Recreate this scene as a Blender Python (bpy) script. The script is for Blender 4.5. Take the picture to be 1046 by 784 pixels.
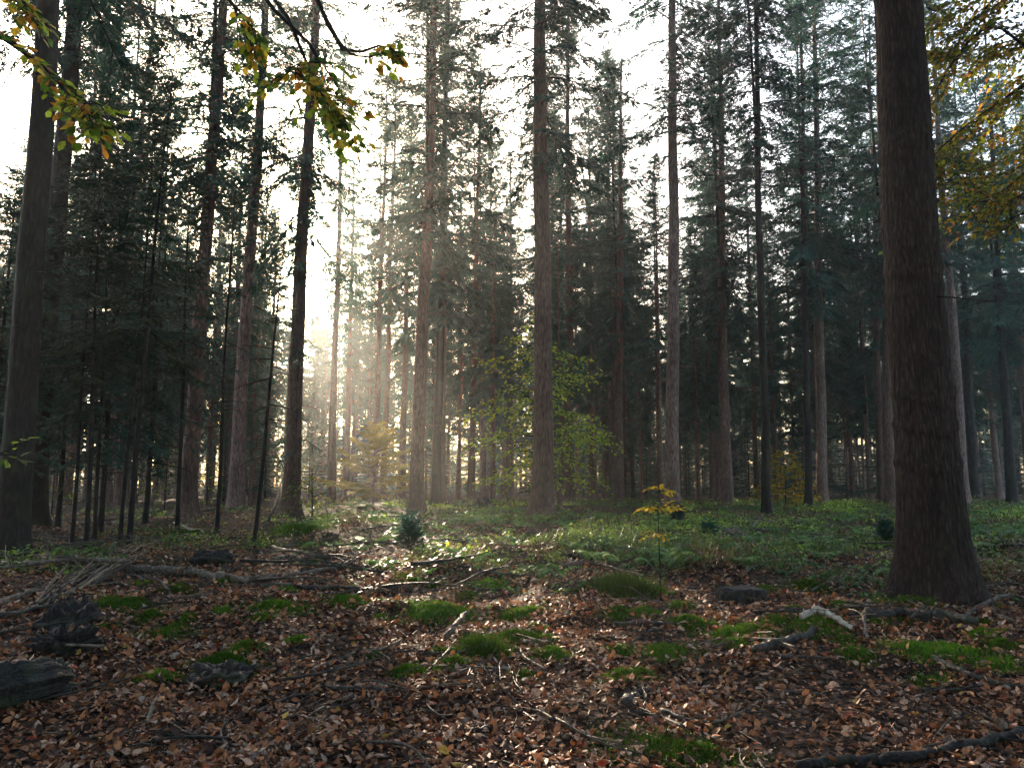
import bpy, math, random
import numpy as np
from mathutils import Vector, Matrix
R = math.radians
scn = bpy.context.scene
COL = scn.collection
for o in list(bpy.data.objects):
    bpy.data.objects.remove(o)
random.seed(7)
RNG = np.random.default_rng(11)

# ------------------------------------------------------------------ camera
PW, PH, F = 1046.0, 784.0, 790.0           # photograph size, focal length in photograph pixels
HOR = 490.0                                 # row of the horizon
PITCH = math.atan((HOR - PH / 2) / F)
CAMZ = 1.55
cam_d = bpy.data.cameras.new('camera')
cam_d.sensor_width = 36.0
cam_d.lens = F / PW * 36.0
cam_d.clip_start = 0.05
cam_d.clip_end = 2000
cam = bpy.data.objects.new('camera', cam_d)
cam.location = (0, 0, CAMZ)
cam.rotation_euler = (R(90) + PITCH, 0, 0)
COL.objects.link(cam)
scn.camera = cam

def ray(px, py):
    u = (px - PW / 2) / F
    v = -(py - PH / 2) / F
    c, s = math.cos(PITCH), math.sin(PITCH)
    return Vector((u, c - s * v, s + c * v))

# ------------------------------------------------------------------ world, sun, exposure
SUN_PX = (283, 262)
sd = ray(*SUN_PX).normalized()
SUN_EL = math.asin(sd.z)
SUN_AZ = math.atan2(sd.x, sd.y)             # clockwise from +Y
world = bpy.data.worlds.new('World')
scn.world = world
world.use_nodes = True
wn = world.node_tree.nodes
wl = world.node_tree.links
bg = wn['Background']
sky = wn.new('ShaderNodeTexSky')
sky.sky_type = 'NISHITA'
sky.sun_disc = False
sky.sun_elevation = SUN_EL
sky.sun_rotation = SUN_AZ
sky.air_density = 1.0
sky.dust_density = 4.0
sky.ozone_density = 1.0
hsv = wn.new('ShaderNodeHueSaturation')
hsv.inputs['Saturation'].default_value = 1.05
wl.new(sky.outputs[0], hsv.inputs['Color'])
wl.new(hsv.outputs[0], bg.inputs[0])
bg.inputs[1].default_value = 0.15
sun_d = bpy.data.lights.new('sun', 'SUN')
sun_d.energy = 5.0
sun_d.angle = R(0.5)
sun_d.color = (1.0, 0.80, 0.58)
sun = bpy.data.objects.new('sun', sun_d)
sun.rotation_euler = Vector(sd).to_track_quat('Z', 'Y').to_euler()
sun.location = (0, 0, 60)
COL.objects.link(sun)
scn.view_settings.view_transform = 'Standard'
scn.view_settings.look = 'None'
scn.view_settings.gamma = 1.0
scn.view_settings.exposure = 2.5
scn.render.engine = 'CYCLES'
cy = scn.cycles
cy.max_bounces = 5
cy.diffuse_bounces = 3
cy.glossy_bounces = 2
cy.transmission_bounces = 3
cy.volume_bounces = 1
cy.transparent_max_bounces = 4
cy.use_denoising = True
cy.caustics_reflective = False
cy.caustics_refractive = False
cy.sample_clamp_indirect = 6.0

# ------------------------------------------------------------------ noise and ground height
def _hash(i, j, k):
    h = (i.astype(np.int64) * 374761393 + j.astype(np.int64) * 668265263 + k.astype(np.int64) * 2147483647) & 0xFFFFFFFF
    h = ((h ^ (h >> 13)) * 1274126177) & 0xFFFFFFFF
    h = h ^ (h >> 16)
    return (h & 0xFFFF) / 65535.0

def vnoise(x, y, z=0.0):
    x, y, z = np.broadcast_arrays(np.asarray(x, float), np.asarray(y, float), np.asarray(z, float))
    xi, yi, zi = np.floor(x), np.floor(y), np.floor(z)
    fx, fy, fz = x - xi, y - yi, z - zi
    fx, fy, fz = [f * f * (3 - 2 * f) for f in (fx, fy, fz)]
    r = 0
    for a in (0, 1):
        for b in (0, 1):
            for c in (0, 1):
                w = (fx if a else 1 - fx) * (fy if b else 1 - fy) * (fz if c else 1 - fz)
                r = r + w * _hash(xi + a, yi + b, zi + c)
    return r * 2 - 1

def fbm(x, y, z=0.0, o=4):
    r, a, f = 0, 0.5, 1.0
    for k in range(o):
        r = r + a * vnoise(np.asarray(x) * f + 17.3 * k, np.asarray(y) * f - 9.1 * k, np.asarray(z) * f)
        a *= 0.5
        f *= 2.03
    return r

GY = [-400, 0, 4.5, 8.6, 12, 18, 25, 35, 45, 60, 90, 140, 400]
GZ = [-0.5, 0.0, 0.0, .30, .42, .42, .43, .40, .27, .05, -.2, -.4, -.4]
def gz(x, y):
    x = np.asarray(x, float); y = np.asarray(y, float)
    b = np.interp(y, GY, GZ)
    amp = np.clip((y - 1) / 6, 0.5, 1.0)
    return b + amp * (0.16 * vnoise(x * .35 + 3.1, y * .35 + 8.2) + 0.07 * vnoise(x * 1.1, y * 1.1 + 40)) + 0.045 * vnoise(x * 2.3, y * 2.3) + 0.02 * vnoise(x * 6, y * 6 + 5)

def gzf(x, y):
    return float(gz(x, y))

def gp(px, py, lift=0.0):
    """point of the ground seen at a photograph pixel"""
    d = ray(px, py)
    t, st = 2.0, 0.02
    while t < 160:
        x, y, z = d.x * t, d.y * t, CAMZ + d.z * t
        if z < gzf(x, y) + lift:
            return Vector((x, y, z))
        t += st
        st *= 1.01
    return Vector((d.x * 60, d.y * 60, gzf(d.x * 60, d.y * 60)))

def at(px, d, py=None):
    """ground point at distance d under photograph column px (column read at row py)"""
    z = gzf(0, d)
    for _ in range(3):
        if py is None:
            dep = d * math.cos(PITCH) + (z - CAMZ) * math.sin(PITCH)
            x = (px - PW / 2) / F * dep
        z = gzf(x, d)
    return Vector((x, d, z))

def up_at(px, py, d):
    r = ray(px, py)
    t = d / r.y
    return Vector((r.x * t, d, CAMZ + r.z * t))

# ------------------------------------------------------------------ object helpers
def tag(o, label=None, cat=None, group=None, kind=None):
    if label: o['label'] = label
    if cat: o['category'] = cat
    if group: o['group'] = group
    if kind: o['kind'] = kind
    return o

def empty(name, loc, rz=0.0, s=1.0):
    o = bpy.data.objects.new(name, None)
    o.location = loc
    o.rotation_euler = (0, 0, rz)
    o.scale = (s, s, s)
    o.empty_display_size = 0.3
    COL.objects.link(o)
    return o

class MB:
    """collects quads / triangles in numpy arrays, built as ONE mesh"""
    def __init__(self):
        self.V, self.Q, self.T, self.mq, self.mt, self.C = [], [], [], [], [], []
        self.n = 0
    def add(self, V, Q=None, T=None, m=0, col=None):
        V = np.asarray(V, float).reshape(-1, 3)
        self.V.append(V)
        if Q is not None and len(Q):
            self.Q.append(np.asarray(Q, int).reshape(-1, 4) + self.n); self.mq.append(np.full(len(self.Q[-1]), m))
        if T is not None and len(T):
            self.T.append(np.asarray(T, int).reshape(-1, 3) + self.n); self.mt.append(np.full(len(self.T[-1]), m))
        if col is None:
            col = np.ones((len(V), 3))
        col = np.asarray(col, float)
        if col.ndim == 1:
            col = np.tile(col, (len(V), 1))
        self.C.append(col)
        self.n += len(V)
    def mesh(self, name, mats, smooth=False):
        V = np.vstack(self.V)
        Q = np.vstack(self.Q) if self.Q else np.zeros((0, 4), int)
        T = np.vstack(self.T) if self.T else np.zeros((0, 3), int)
        me = bpy.data.meshes.new(name)
        me.vertices.add(len(V))
        me.vertices.foreach_set('co', V.astype(np.float32).ravel())
        loops = np.concatenate([Q.ravel(), T.ravel()])
        me.loops.add(len(loops))
        me.loops.foreach_set('vertex_index', loops.astype(np.int32))
        me.polygons.add(len(Q) + len(T))
        st = np.concatenate([np.arange(len(Q)) * 4, len(Q) * 4 + np.arange(len(T)) * 3])
        me.polygons.foreach_set('loop_start', st.astype(np.int32))
        mi = np.concatenate(self.mq + self.mt) if (self.mq or self.mt) else np.zeros(0)
        me.polygons.foreach_set('material_index', mi.astype(np.int32))
        if smooth:
            me.polygons.foreach_set('use_smooth', np.ones(len(mi), bool))
        at_ = me.attributes.new('col', 'FLOAT_COLOR', 'POINT')
        C = np.hstack([np.vstack(self.C), np.ones((len(V), 1))])
        at_.data.foreach_set('color', C.astype(np.float32).ravel())
        for m in mats:
            me.materials.append(m)
        me.update(calc_edges=True)
        return me
    def build(self, name, mats, parent=None, loc=(0, 0, 0), smooth=False, center=False):
        if center:
            A = np.vstack(self.V)
            c = np.array([A[:, 0].mean(), A[:, 1].mean(), A[:, 2].min()])
            self.V = [v - c for v in self.V]
            loc = tuple(c)
        o = bpy.data.objects.new(name, self.mesh(name, mats if isinstance(mats, (list, tuple)) else [mats], smooth))
        o.location = loc
        COL.objects.link(o)
        if parent is not None:
            o.parent = parent
        return o

def copy_tree(o, parent=None):
    c = o.copy()
    COL.objects.link(c)
    if parent is not None:
        c.parent = parent
    for ch in list(o.children):
        copy_tree(ch, c)
    return c

def norm(a):
    return a / np.maximum(np.linalg.norm(a, axis=-1, keepdims=True), 1e-9)

def tube(mb, P, rad, sides=8, m=0, rough=0.0, freq=6.0, cap=True, col=None, seed=0.0, groove=0.0, jag=0.0):
    """bent tapered tube along points P"""
    P = np.asarray(P, float); rad = np.asarray(rad, float)
    n = len(P)
    Tn = norm(np.gradient(P, axis=0))
    ref = np.array([0, 0, 1.0]) if abs(Tn[:, 2]).mean() < 0.8 else np.array([1.0, 0, 0])
    A = norm(np.cross(Tn, ref)); B = np.cross(Tn, A)
    th = np.linspace(0, 2 * np.pi, sides, endpoint=False)
    ring = A[:, None] * np.cos(th)[None, :, None] + B[:, None] * np.sin(th)[None, :, None]
    rr = np.repeat(rad[:, None], sides, 1)
    if rough:
        Q0 = P[:, None] + ring * rr[..., None]
        rr = rr * (1 + rough * fbm(Q0[..., 0] * freq + seed, Q0[..., 1] * freq, Q0[..., 2] * freq, 3))
    if groove:
        rr = rr * (1 + groove * (vnoise(th * 5, seed + 2) + .7 * vnoise(th * 13, seed + 7) + .4 * vnoise(th * 29, seed))[None] + groove * .5 * vnoise(th[None] * 9, np.linspace(0, 4, n)[:, None]))
    V = P[:, None] + ring * rr[..., None]
    if jag:
        sh = jag * (vnoise(th * 4, seed + 11) + .6 * vnoise(th * 15, seed + 5))
        for q_, f_ in ((-1, 1.0), (-2, .5)):
            V[q_] += Tn[q_] * sh[:, None] * f_
    i = np.arange(n - 1)[:, None] * sides; j = np.arange(sides)[None]
    j2 = (j + 1) % sides
    Q = np.stack([i + j, i + j2, i + sides + j2, i + sides + j], -1).reshape(-1, 4)
    V = V.reshape(-1, 3)
    T = []
    if cap:
        V = np.vstack([V, P[0] , P[-1]])
        a, b = n * sides, n * sides + 1
        for k in range(sides):
            T.append((a, (k + 1) % sides, k)); T.append((b, (n - 1) * sides + k, (n - 1) * sides + (k + 1) % sides))
    mb.add(V, Q, T, m, col)

def smooth_path(P, n):
    """Catmull-Rom through points P, n samples"""
    P = np.asarray(P, float)
    if len(P) == 2:
        t = np.linspace(0, 1, n)[:, None]
        return P[0] * (1 - t) + P[1] * t
    E = np.vstack([2 * P[0] - P[1], P, 2 * P[-1] - P[-2]])
    s = np.linspace(0, len(P) - 1, n)
    out = []
    for v in s:
        k = min(int(v), len(P) - 2); t = v - k
        p0, p1, p2, p3 = E[k], E[k + 1], E[k + 2], E[k + 3]
        out.append(.5 * ((2 * p1) + (p2 - p0) * t + (2 * p0 - 5 * p1 + 4 * p2 - p3) * t * t + (3 * p1 - p0 - 3 * p2 + p3) * t ** 3))
    return np.array(out)

# ------------------------------------------------------------------ materials
def mat(name):
    m = bpy.data.materials.new(name)
    m.use_nodes = True
    n, l = m.node_tree.nodes, m.node_tree.links
    return m, n, l, n['Principled BSDF'], n['Material Output']

def ramp(n, stops):
    r = n.new('ShaderNodeValToRGB')
    e = r.color_ramp.elements
    while len(e) > 1:
        e.remove(e[-1])
    e[0].position, e[0].color = stops[0][0], (*stops[0][1], 1)
    for p, c in stops[1:]:
        x = e.new(p); x.color = (*c, 1)
    return r

def bark_mat(name, c_dark, c_mid, c_lite, vscale=(9, 9, 1.6), rough=0.85, bump=0.8, moss=0.0):
    m, n, l, b, out = mat(name)
    tc = n.new('ShaderNodeTexCoord')
    mp = n.new('ShaderNodeMapping'); mp.inputs['Scale'].default_value = vscale
    oi = n.new('ShaderNodeObjectInfo')
    l.new(tc.outputs['Object'], mp.inputs['Vector'])
    ns = n.new('ShaderNodeTexNoise'); ns.inputs['Scale'].default_value = 2.2; ns.inputs['Detail'].default_value = 7; ns.inputs['Roughness'].default_value = .7
    l.new(mp.outputs[0], ns.inputs['Vector'])
    vo = n.new('ShaderNodeTexVoronoi'); vo.feature = 'DISTANCE_TO_EDGE'; vo.inputs['Scale'].default_value = 2.4
    l.new(mp.outputs[0], vo.inputs['Vector'])
    mx = n.new('ShaderNodeMath'); mx.operation = 'MULTIPLY_ADD'; mx.inputs[1].default_value = .7
    l.new(vo.outputs['Distance'], mx.inputs[0]); l.new(ns.outputs['Fac'], mx.inputs[2])
    r = ramp(n, [(.36, c_dark), (.58, c_mid), (.85, c_lite)])
    l.new(mx.outputs[0], r.inputs[0])
    big = n.new('ShaderNodeTexNoise'); big.inputs['Scale'].default_value = 1.3; big.inputs['Detail'].default_value = 3
    l.new(tc.outputs['Object'], big.inputs['Vector'])
    mm = n.new('ShaderNodeMapRange'); mm.inputs[1].default_value = .3; mm.inputs[2].default_value = .75; mm.inputs[3].default_value = .65; mm.inputs[4].default_value = 1.2
    l.new(big.outputs['Fac'], mm.inputs[0])
    var = n.new('ShaderNodeMapRange'); var.inputs[3].default_value = .75; var.inputs[4].default_value = 1.25
    l.new(oi.outputs['Random'], var.inputs[0])
    m1 = n.new('ShaderNodeMath'); m1.operation = 'MULTIPLY'
    l.new(mm.outputs[0], m1.inputs[0]); l.new(var.outputs[0], m1.inputs[1])
    mul = n.new('ShaderNodeMix'); mul.data_type = 'RGBA'; mul.blend_type = 'MULTIPLY'; mul.inputs[0].default_value = 1
    l.new(r.outputs[0], mul.inputs[6]); l.new(m1.outputs[0], mul.inputs[7])
    last = mul.outputs[2]
    if moss:
        g = n.new('ShaderNodeTexNoise'); g.inputs['Scale'].default_value = 3.5; g.inputs['Detail'].default_value = 5
        l.new(tc.outputs['Object'], g.inputs['Vector'])
        gr = n.new('ShaderNodeMapRange'); gr.inputs[1].default_value = .5; gr.inputs[2].default_value = .68; gr.inputs[4].default_value = moss
        l.new(g.outputs['Fac'], gr.inputs[0])
        gm = n.new('ShaderNodeMix'); gm.data_type = 'RGBA'
        l.new(gr.outputs[0], gm.inputs[0]); l.new(last, gm.inputs[6]); gm.inputs[7].default_value = (.045, .07, .02, 1)
        last = gm.outputs[2]
    l.new(last, b.inputs['Base Color'])
    b.inputs['Roughness'].default_value = rough
    b.inputs['Specular IOR Level'].default_value = .3
    bp = n.new('ShaderNodeBump'); bp.inputs['Strength'].default_value = bump; bp.inputs['Distance'].default_value = .03
    l.new(mx.outputs[0], bp.inputs['Height']); l.new(bp.outputs[0], b.inputs['Normal'])
    return m

M = {}
M['bark'] = bark_mat('fir_bark', (.024, .013, .009), (.105, .056, .040), (.18, .115, .09), moss=.15)
M['bark_big'] = bark_mat('furrowed_bark', (.007, .0035, .0025), (.026, .013, .009), (.075, .043, .032), vscale=(11, 11, 2.2), bump=1.0, moss=.12)
M['bark_dark'] = bark_mat('dark_bark', (.004, .003, .0025), (.012, .009, .007), (.028, .022, .018), moss=.3)
M['bark_grey'] = bark_mat('grey_bark', (.045, .027, .021), (.16, .095, .073), (.28, .20, .165), moss=.15)
M['wood_dark'] = bark_mat('wet_dead_wood', (.007, .006, .005), (.035, .026, .020), (.10, .078, .06), vscale=(7, 7, 7), rough=.55, moss=.4)
M['wood_mid'] = bark_mat('weathered_wood', (.03, .022, .017), (.11, .08, .06), (.26, .2, .15), vscale=(7, 7, 7), rough=.7, moss=.3)
M['wood_pale'] = bark_mat('pale_bare_wood', (.25, .19, .14), (.52, .43, .33), (.75, .66, .54), vscale=(7, 7, 7), rough=.7, moss=.05)
M['wood_green'] = bark_mat('rotten_green_wood', (.006, .006, .004), (.022, .023, .017), (.07, .07, .055), vscale=(3, 30, 30), rough=.6, moss=.6)
M['wood_black'] = bark_mat('black_rotten_wood', (.004, .0035, .003), (.014, .011, .009), (.045, .036, .03), vscale=(9, 9, 5), rough=.7, moss=.25)
M['straw'] = bark_mat('dry_bracken', (.07, .05, .03), (.22, .165, .10), (.4, .32, .21), vscale=(7, 7, 7), rough=.8)

def leaf_mat(name, rough=.5, trans=.35, spec=.4, tint=(1, 1, 1), noise=True, mottle=0):
    """thin leaf: colour comes from each leaf's own colour attribute"""
    m, n, l, b, out = mat(name)
    a = n.new('ShaderNodeAttribute'); a.attribute_name = 'col'
    cm = n.new('ShaderNodeMix'); cm.data_type = 'RGBA'; cm.blend_type = 'MULTIPLY'; cm.inputs[0].default_value = 1
    l.new(a.outputs['Color'], cm.inputs[6]); cm.inputs[7].default_value = (*tint, 1)
    src = cm.outputs[2]
    if noise:
        oi = n.new('ShaderNodeObjectInfo')
        v = n.new('ShaderNodeMapRange'); v.inputs[3].default_value = .75; v.inputs[4].default_value = 1.25
        l.new(oi.outputs['Random'], v.inputs[0])
        c2 = n.new('ShaderNodeMix'); c2.data_type = 'RGBA'; c2.blend_type = 'MULTIPLY'; c2.inputs[0].default_value = 1
        l.new(src, c2.inputs[6]); l.new(v.outputs[0], c2.inputs[7])
        src = c2.outputs[2]
    if mottle:
        tc = n.new('ShaderNodeTexCoord'); nz = n.new('ShaderNodeTexNoise'); nz.inputs['Scale'].default_value = mottle; nz.inputs['Detail'].default_value = 4
        l.new(tc.outputs['Object'], nz.inputs['Vector'])
        rr = ramp(n, [(.36, (.42, .30, .22)), (.52, (1, 1, 1)), (.7, (1.25, 1.1, .9))])
        l.new(nz.outputs['Fac'], rr.inputs[0])
        c3 = n.new('ShaderNodeMix'); c3.data_type = 'RGBA'; c3.blend_type = 'MULTIPLY'; c3.inputs[0].default_value = .8
        l.new(src, c3.inputs[6]); l.new(rr.outputs[0], c3.inputs[7])
        src = c3.outputs[2]
    l.new(src, b.inputs['Base Color'])
    b.inputs['Roughness'].default_value = rough
    b.inputs['Specular IOR Level'].default_value = spec
    t = n.new('ShaderNodeBsdfTranslucent')
    l.new(src, t.inputs['Color'])
    mx = n.new('ShaderNodeMixShader'); mx.inputs[0].default_value = trans
    l.new(b.outputs[0], mx.inputs[1]); l.new(t.outputs[0], mx.inputs[2])
    l.new(mx.outputs[0], out.inputs['Surface'])
    return m
M['needle'] = leaf_mat('fir_needles', .6, .32, .15)
M['leaf'] = leaf_mat('tree_leaves', .5, .68, .25, mottle=45)
M['litter'] = leaf_mat('fallen_leaves', .62, .10, .22, noise=False, mottle=38)
M['herb'] = leaf_mat('undergrowth_leaves', .5, .35, .35, noise=False)
M['moss'] = leaf_mat('moss_fibres', .9, .25, .1, noise=True)

# ground: dark humus and rotted litter, greener with moss in patches
def ground_mat():
    m, n, l, b, out = mat('forest_floor')
    tc = n.new('ShaderNodeTexCoord')
    v = n.new('ShaderNodeTexVoronoi'); v.inputs['Scale'].default_value = 22; v.inputs['Randomness'].default_value = 1
    ns = n.new('ShaderNodeTexNoise'); ns.inputs['Scale'].default_value = 3; ns.inputs['Detail'].default_value = 6
    wv = n.new('ShaderNodeMix'); wv.data_type = 'VECTOR'; wv.inputs[0].default_value = .06
    l.new(tc.outputs['Object'], ns.inputs['Vector'])
    l.new(tc.outputs['Object'], wv.inputs[4]); l.new(ns.outputs['Color'], wv.inputs[5])
    l.new(wv.outputs[1], v.inputs['Vector'])
    sep = n.new('ShaderNodeSeparateColor')
    l.new(v.outputs['Color'], sep.inputs[0])
    r = ramp(n, [(0, (.010, .007, .005)), (.4, (.026, .016, .011)), (.7, (.055, .031, .02)), (.9, (.11, .06, .036)), (1, (.17, .11, .075))])
    l.new(sep.outputs[0], r.inputs[0])
    # mossy patches
    g = n.new('ShaderNodeTexNoise'); g.inputs['Scale'].default_value = .8; g.inputs['Detail'].default_value = 5
    l.new(tc.outputs['Object'], g.inputs['Vector'])
    a = n.new('ShaderNodeAttribute'); a.attribute_name = 'col'
    ad = n.new('ShaderNodeMath'); ad.operation = 'MULTIPLY'
    gr = n.new('ShaderNodeMapRange'); gr.inputs[1].default_value = .42; gr.inputs[2].default_value = .6
    l.new(g.outputs['Fac'], gr.inputs[0])
    l.new(gr.outputs[0], ad.inputs[0]); l.new(a.outputs['Fac'], ad.inputs[1])
    gc = ramp(n, [(0, (.025, .035, .012)), (1, (.07, .085, .03))])
    l.new(sep.outputs[1], gc.inputs[0])
    mx = n.new('ShaderNodeMix'); mx.data_type = 'RGBA'
    l.new(ad.outputs[0], mx.inputs[0]); l.new(r.outputs[0], mx.inputs[6]); l.new(gc.outputs[0], mx.inputs[7])
    l.new(mx.outputs[2], b.inputs['Base Color'])
    b.inputs['Specular IOR Level'].default_value = .08
    b.inputs['Roughness'].default_value = .9
    bp = n.new('ShaderNodeBump'); bp.inputs['Strength'].default_value = .9; bp.inputs['Distance'].default_value = .04
    hh = n.new('ShaderNodeMath'); hh.operation = 'ADD'
    l.new(v.outputs['Distance'], hh.inputs[0]); l.new(ns.outputs['Fac'], hh.inputs[1])
    l.new(hh.outputs[0], bp.inputs['Height']); l.new(bp.outputs[0], b.inputs['Normal'])
    return m
M['ground'] = ground_mat()

# ------------------------------------------------------------------ ground sheet
def axis(fine, step, far, growth=1.18):
    a = list(np.arange(0, fine, step)); st = step; v = a[-1]
    while v < far:
        st *= growth; v += st; a.append(v)
    return np.array(a)
ax = axis(8, .07, 200)
xs = np.concatenate([-ax[:0:-1], ax])
ay = axis(15, .08, 210)
yb = axis(2, .3, 120, 1.4)
ys = np.concatenate([-yb[:0:-1], ay])
GXm, GYm = np.meshgrid(xs, ys)
gV = np.stack([GXm, GYm, gz(GXm, GYm)], -1).reshape(-1, 3)
nx, ny = len(xs), len(ys)
ii, jj = np.meshgrid(np.arange(ny - 1), np.arange(nx - 1), indexing='ij')
gQ = np.stack([ii * nx + jj, ii * nx + jj + 1, (ii + 1) * nx + jj + 1, (ii + 1) * nx + jj], -1).reshape(-1, 4)
def green_mask(x, y):
    """how much low green cover grows here"""
    m = np.clip((y - 8.2) / 3.5, 0, 1) * np.clip((60 - y) / 25, 0.15, 1)
    m = m * np.clip(.75 + .05 * x + 1.1 * fbm(x * .45 + 5, y * .35 + 1, 0, 3), 0.05, 1)
    return m
gm_ = green_mask(gV[:, 0], gV[:, 1])
mb = MB(); mb.add(gV, gQ, col=np.repeat(gm_[:, None], 3, 1))
tag(mb.build('ground', M['ground'], smooth=True), kind='structure')

# ------------------------------------------------------------------ conifer crowns
def crown_mesh(name, seed, Hc, Rm, whorl=.45, nb=(4, 6), miss=.15, droop=.28, e_lo=-12, e_hi=35, spray=.13, step=.085,
               low_taper=.2, twig_sp=.13, cols=((.012, .056, .042), (.032, .105, .070)), hang=.35, mats=None, leader=True, needle_w=.17):
    rg = np.random.default_rng(seed)
    mb = MB()
    z = 0.0
    if leader:
        P = np.array([[0, 0, -.2], [0, 0, Hc * .5], [0, 0, Hc * 1.02]])
        tube(mb, P, [Rm * .02, Rm * .012, .004], 5, 0)
    c0, c1 = np.array(cols[0]), np.array(cols[1])
    while z < Hc * .985:
        t = z / Hc
        prof = (1 - t) ** .7 * (.5 + .5 * min(1, t / max(low_taper, .01)))
        n = rg.integers(nb[0], nb[1] + 1)
        a0 = rg.uniform(0, 6.28)
        for b in range(n):
            if rg.random() < miss:
                continue
            az = a0 + b * 6.283 / n + rg.normal(0, .25)
            L = max(.18, Rm * prof * rg.uniform(.4, 1.1))
            e = R(e_lo + (e_hi - e_lo) * t + rg.normal(0, 7))
            s = np.linspace(0, 1, 8)
            hx = L * s * math.cos(e)
            hz = L * (s * math.sin(e) - droop * s ** 2 * (1.2 - t) + .14 * s ** 4)
            side_bend = rg.normal(0, .08) * L * s ** 2
            ca, sa = math.cos(az), math.sin(az)
            bz = z + rg.uniform(-.15, .15)
            P = np.stack([hx * ca - side_bend * sa, hx * sa + side_bend * ca, bz + hz], -1)
            tube(mb, P, np.linspace(.010 + .008 * L, .003, 8), 3, 0, cap=False)
            # side twigs, both sides, flat spray
            nt = max(3, int(L * .9 / twig_sp))
            ts = np.linspace(.1, 1.0, nt)
            ts = np.clip(np.repeat(ts, 2) + rg.normal(0, .02, nt * 2), .06, 1)
            sg = np.tile([1.0, -1.0], nt)
            keep = rg.random(nt * 2) > .10
            ts, sg = ts[keep], sg[keep]
            N = len(ts)
            base = np.stack([np.interp(ts, s, P[:, k]) for k in range(3)], -1)
            tg = norm(np.stack([np.interp(ts, s, np.gradient(P[:, k])) for k in range(3)], -1))
            sd_ = norm(np.cross(tg, [0, 0, 1.0])) * sg[:, None]
            upv = norm(np.cross(sd_ * sg[:, None], tg))
            tl = (.14 + .36 * L * (1.02 - ts) ** .75 * .8 + .05) * rg.uniform(.55, 1.2, N)
            ang = R(52) + rg.normal(0, .16, N)
            td = norm(tg * np.cos(ang)[:, None] + sd_ * np.sin(ang)[:, None] + upv * rg.normal(0, .12, N)[:, None])
            nq = max(2, int(min(10, tl.max() / step)))
            q = np.linspace(.12, 1.0, nq)
            # twig points N x nq, hanging down towards the tip
            tp = base[:, None] + td[:, None] * (tl[:, None] * q)[..., None]
            tp[..., 2] -= (hang * tl)[:, None] * q ** 2
            # twig strip
            wv = norm(np.cross(td, upv)) * .012
            e0 = base - np.array([0, 0, 0.0])
            V = np.stack([e0 - wv, e0 + wv, tp[:, -1] + wv * .5, tp[:, -1] - wv * .5], 1).reshape(-1, 3)
            cc = c0 + (c1 - c0) * rg.random((N, 1))
            # darker, browner twig
            mb.add(V, np.arange(N * 4).reshape(-1, 4), m=1, col=np.repeat(cc * .6, 4, 0))
            # needle sprays
            for sgn in (1, -1):
                an = R(40) + rg.normal(0, .2, (N, nq))
                pr = norm(np.cross(td, upv))[:, None] * sgn
                d = td[:, None] * np.cos(an)[..., None] + pr * np.sin(an)[..., None]
                d[..., 2] -= rg.uniform(.05, .5, (N, nq)) * (hang + .15)
                d = norm(d)
                ln = spray * rg.uniform(.6, 1.35, (N, nq)) * (1.1 - .45 * q)[None]
                wd = ln * needle_w
                nn = norm(np.cross(d, upv[:, None] + rg.normal(0, .35, (N, nq, 3))))
                p = tp
                a_ = p + d * (ln * .4)[..., None]
                V = np.stack([p, a_ + nn * wd[..., None], p + d * ln[..., None], a_ - nn * wd[..., None]], 2).reshape(-1, 3)
                k = rg.random((N, nq, 1)) * .6 + rg.random((N, 1, 1)) * .4
                cc2 = (c0 + (c1 - c0) * k).reshape(-1, 3)
                mb.add(V, np.arange(N * nq * 4).reshape(-1, 4), m=1, col=np.repeat(cc2, 4, 0))
        z += whorl * rg.uniform(.6, 1.35) * (1 - .45 * t)
    me = mb.mesh(name, mats or [M['bark_dark'], M['needle']])
    return me

FIR = [crown_mesh('crown', 100 + k, 15.0, [4.6, 4.1, 5.0, 3.8, 4.4, 3.6][k], whorl=[.5, .55, .5, .6, .55, .5][k], miss=[.15, .3, .2, .35, .25, .2][k],
                  droop=[.25, .35, .3, .22, .4, .3][k], hang=[.35, .5, .4, .3, .55, .4][k], twig_sp=.14, step=.068, spray=.15) for k in range(6)]
YOUNG = [crown_mesh('crown', 200 + k, 6.5, [1.6, 1.9, 1.3][k], whorl=.32, miss=.12, droop=.2, e_lo=-8, e_hi=40, low_taper=.05, spray=.11, step=.09, twig_sp=.15, hang=.3) for k in range(3)]
MID = [crown_mesh('crown', 250 + k, 10.0, [2.6, 2.2, 3.0][k], whorl=.42, miss=.2, droop=.35, e_lo=-14, e_hi=35, low_taper=.1, spray=.13, step=.065, twig_sp=.13, hang=.5) for k in range(3)]
POLE = [crown_mesh('crown', 300 + k, 7.0, [1.5, 1.2, 1.7][k], whorl=.42, nb=(3, 5), miss=[.25, .4, .3][k], droop=.3, e_lo=-10, e_hi=20, low_taper=.1, spray=.10, step=.07, twig_sp=.12, hang=.35,
                   cols=((.014, .034, .017), (.032, .060, .024)), leader=False) for k in range(3)]

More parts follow.
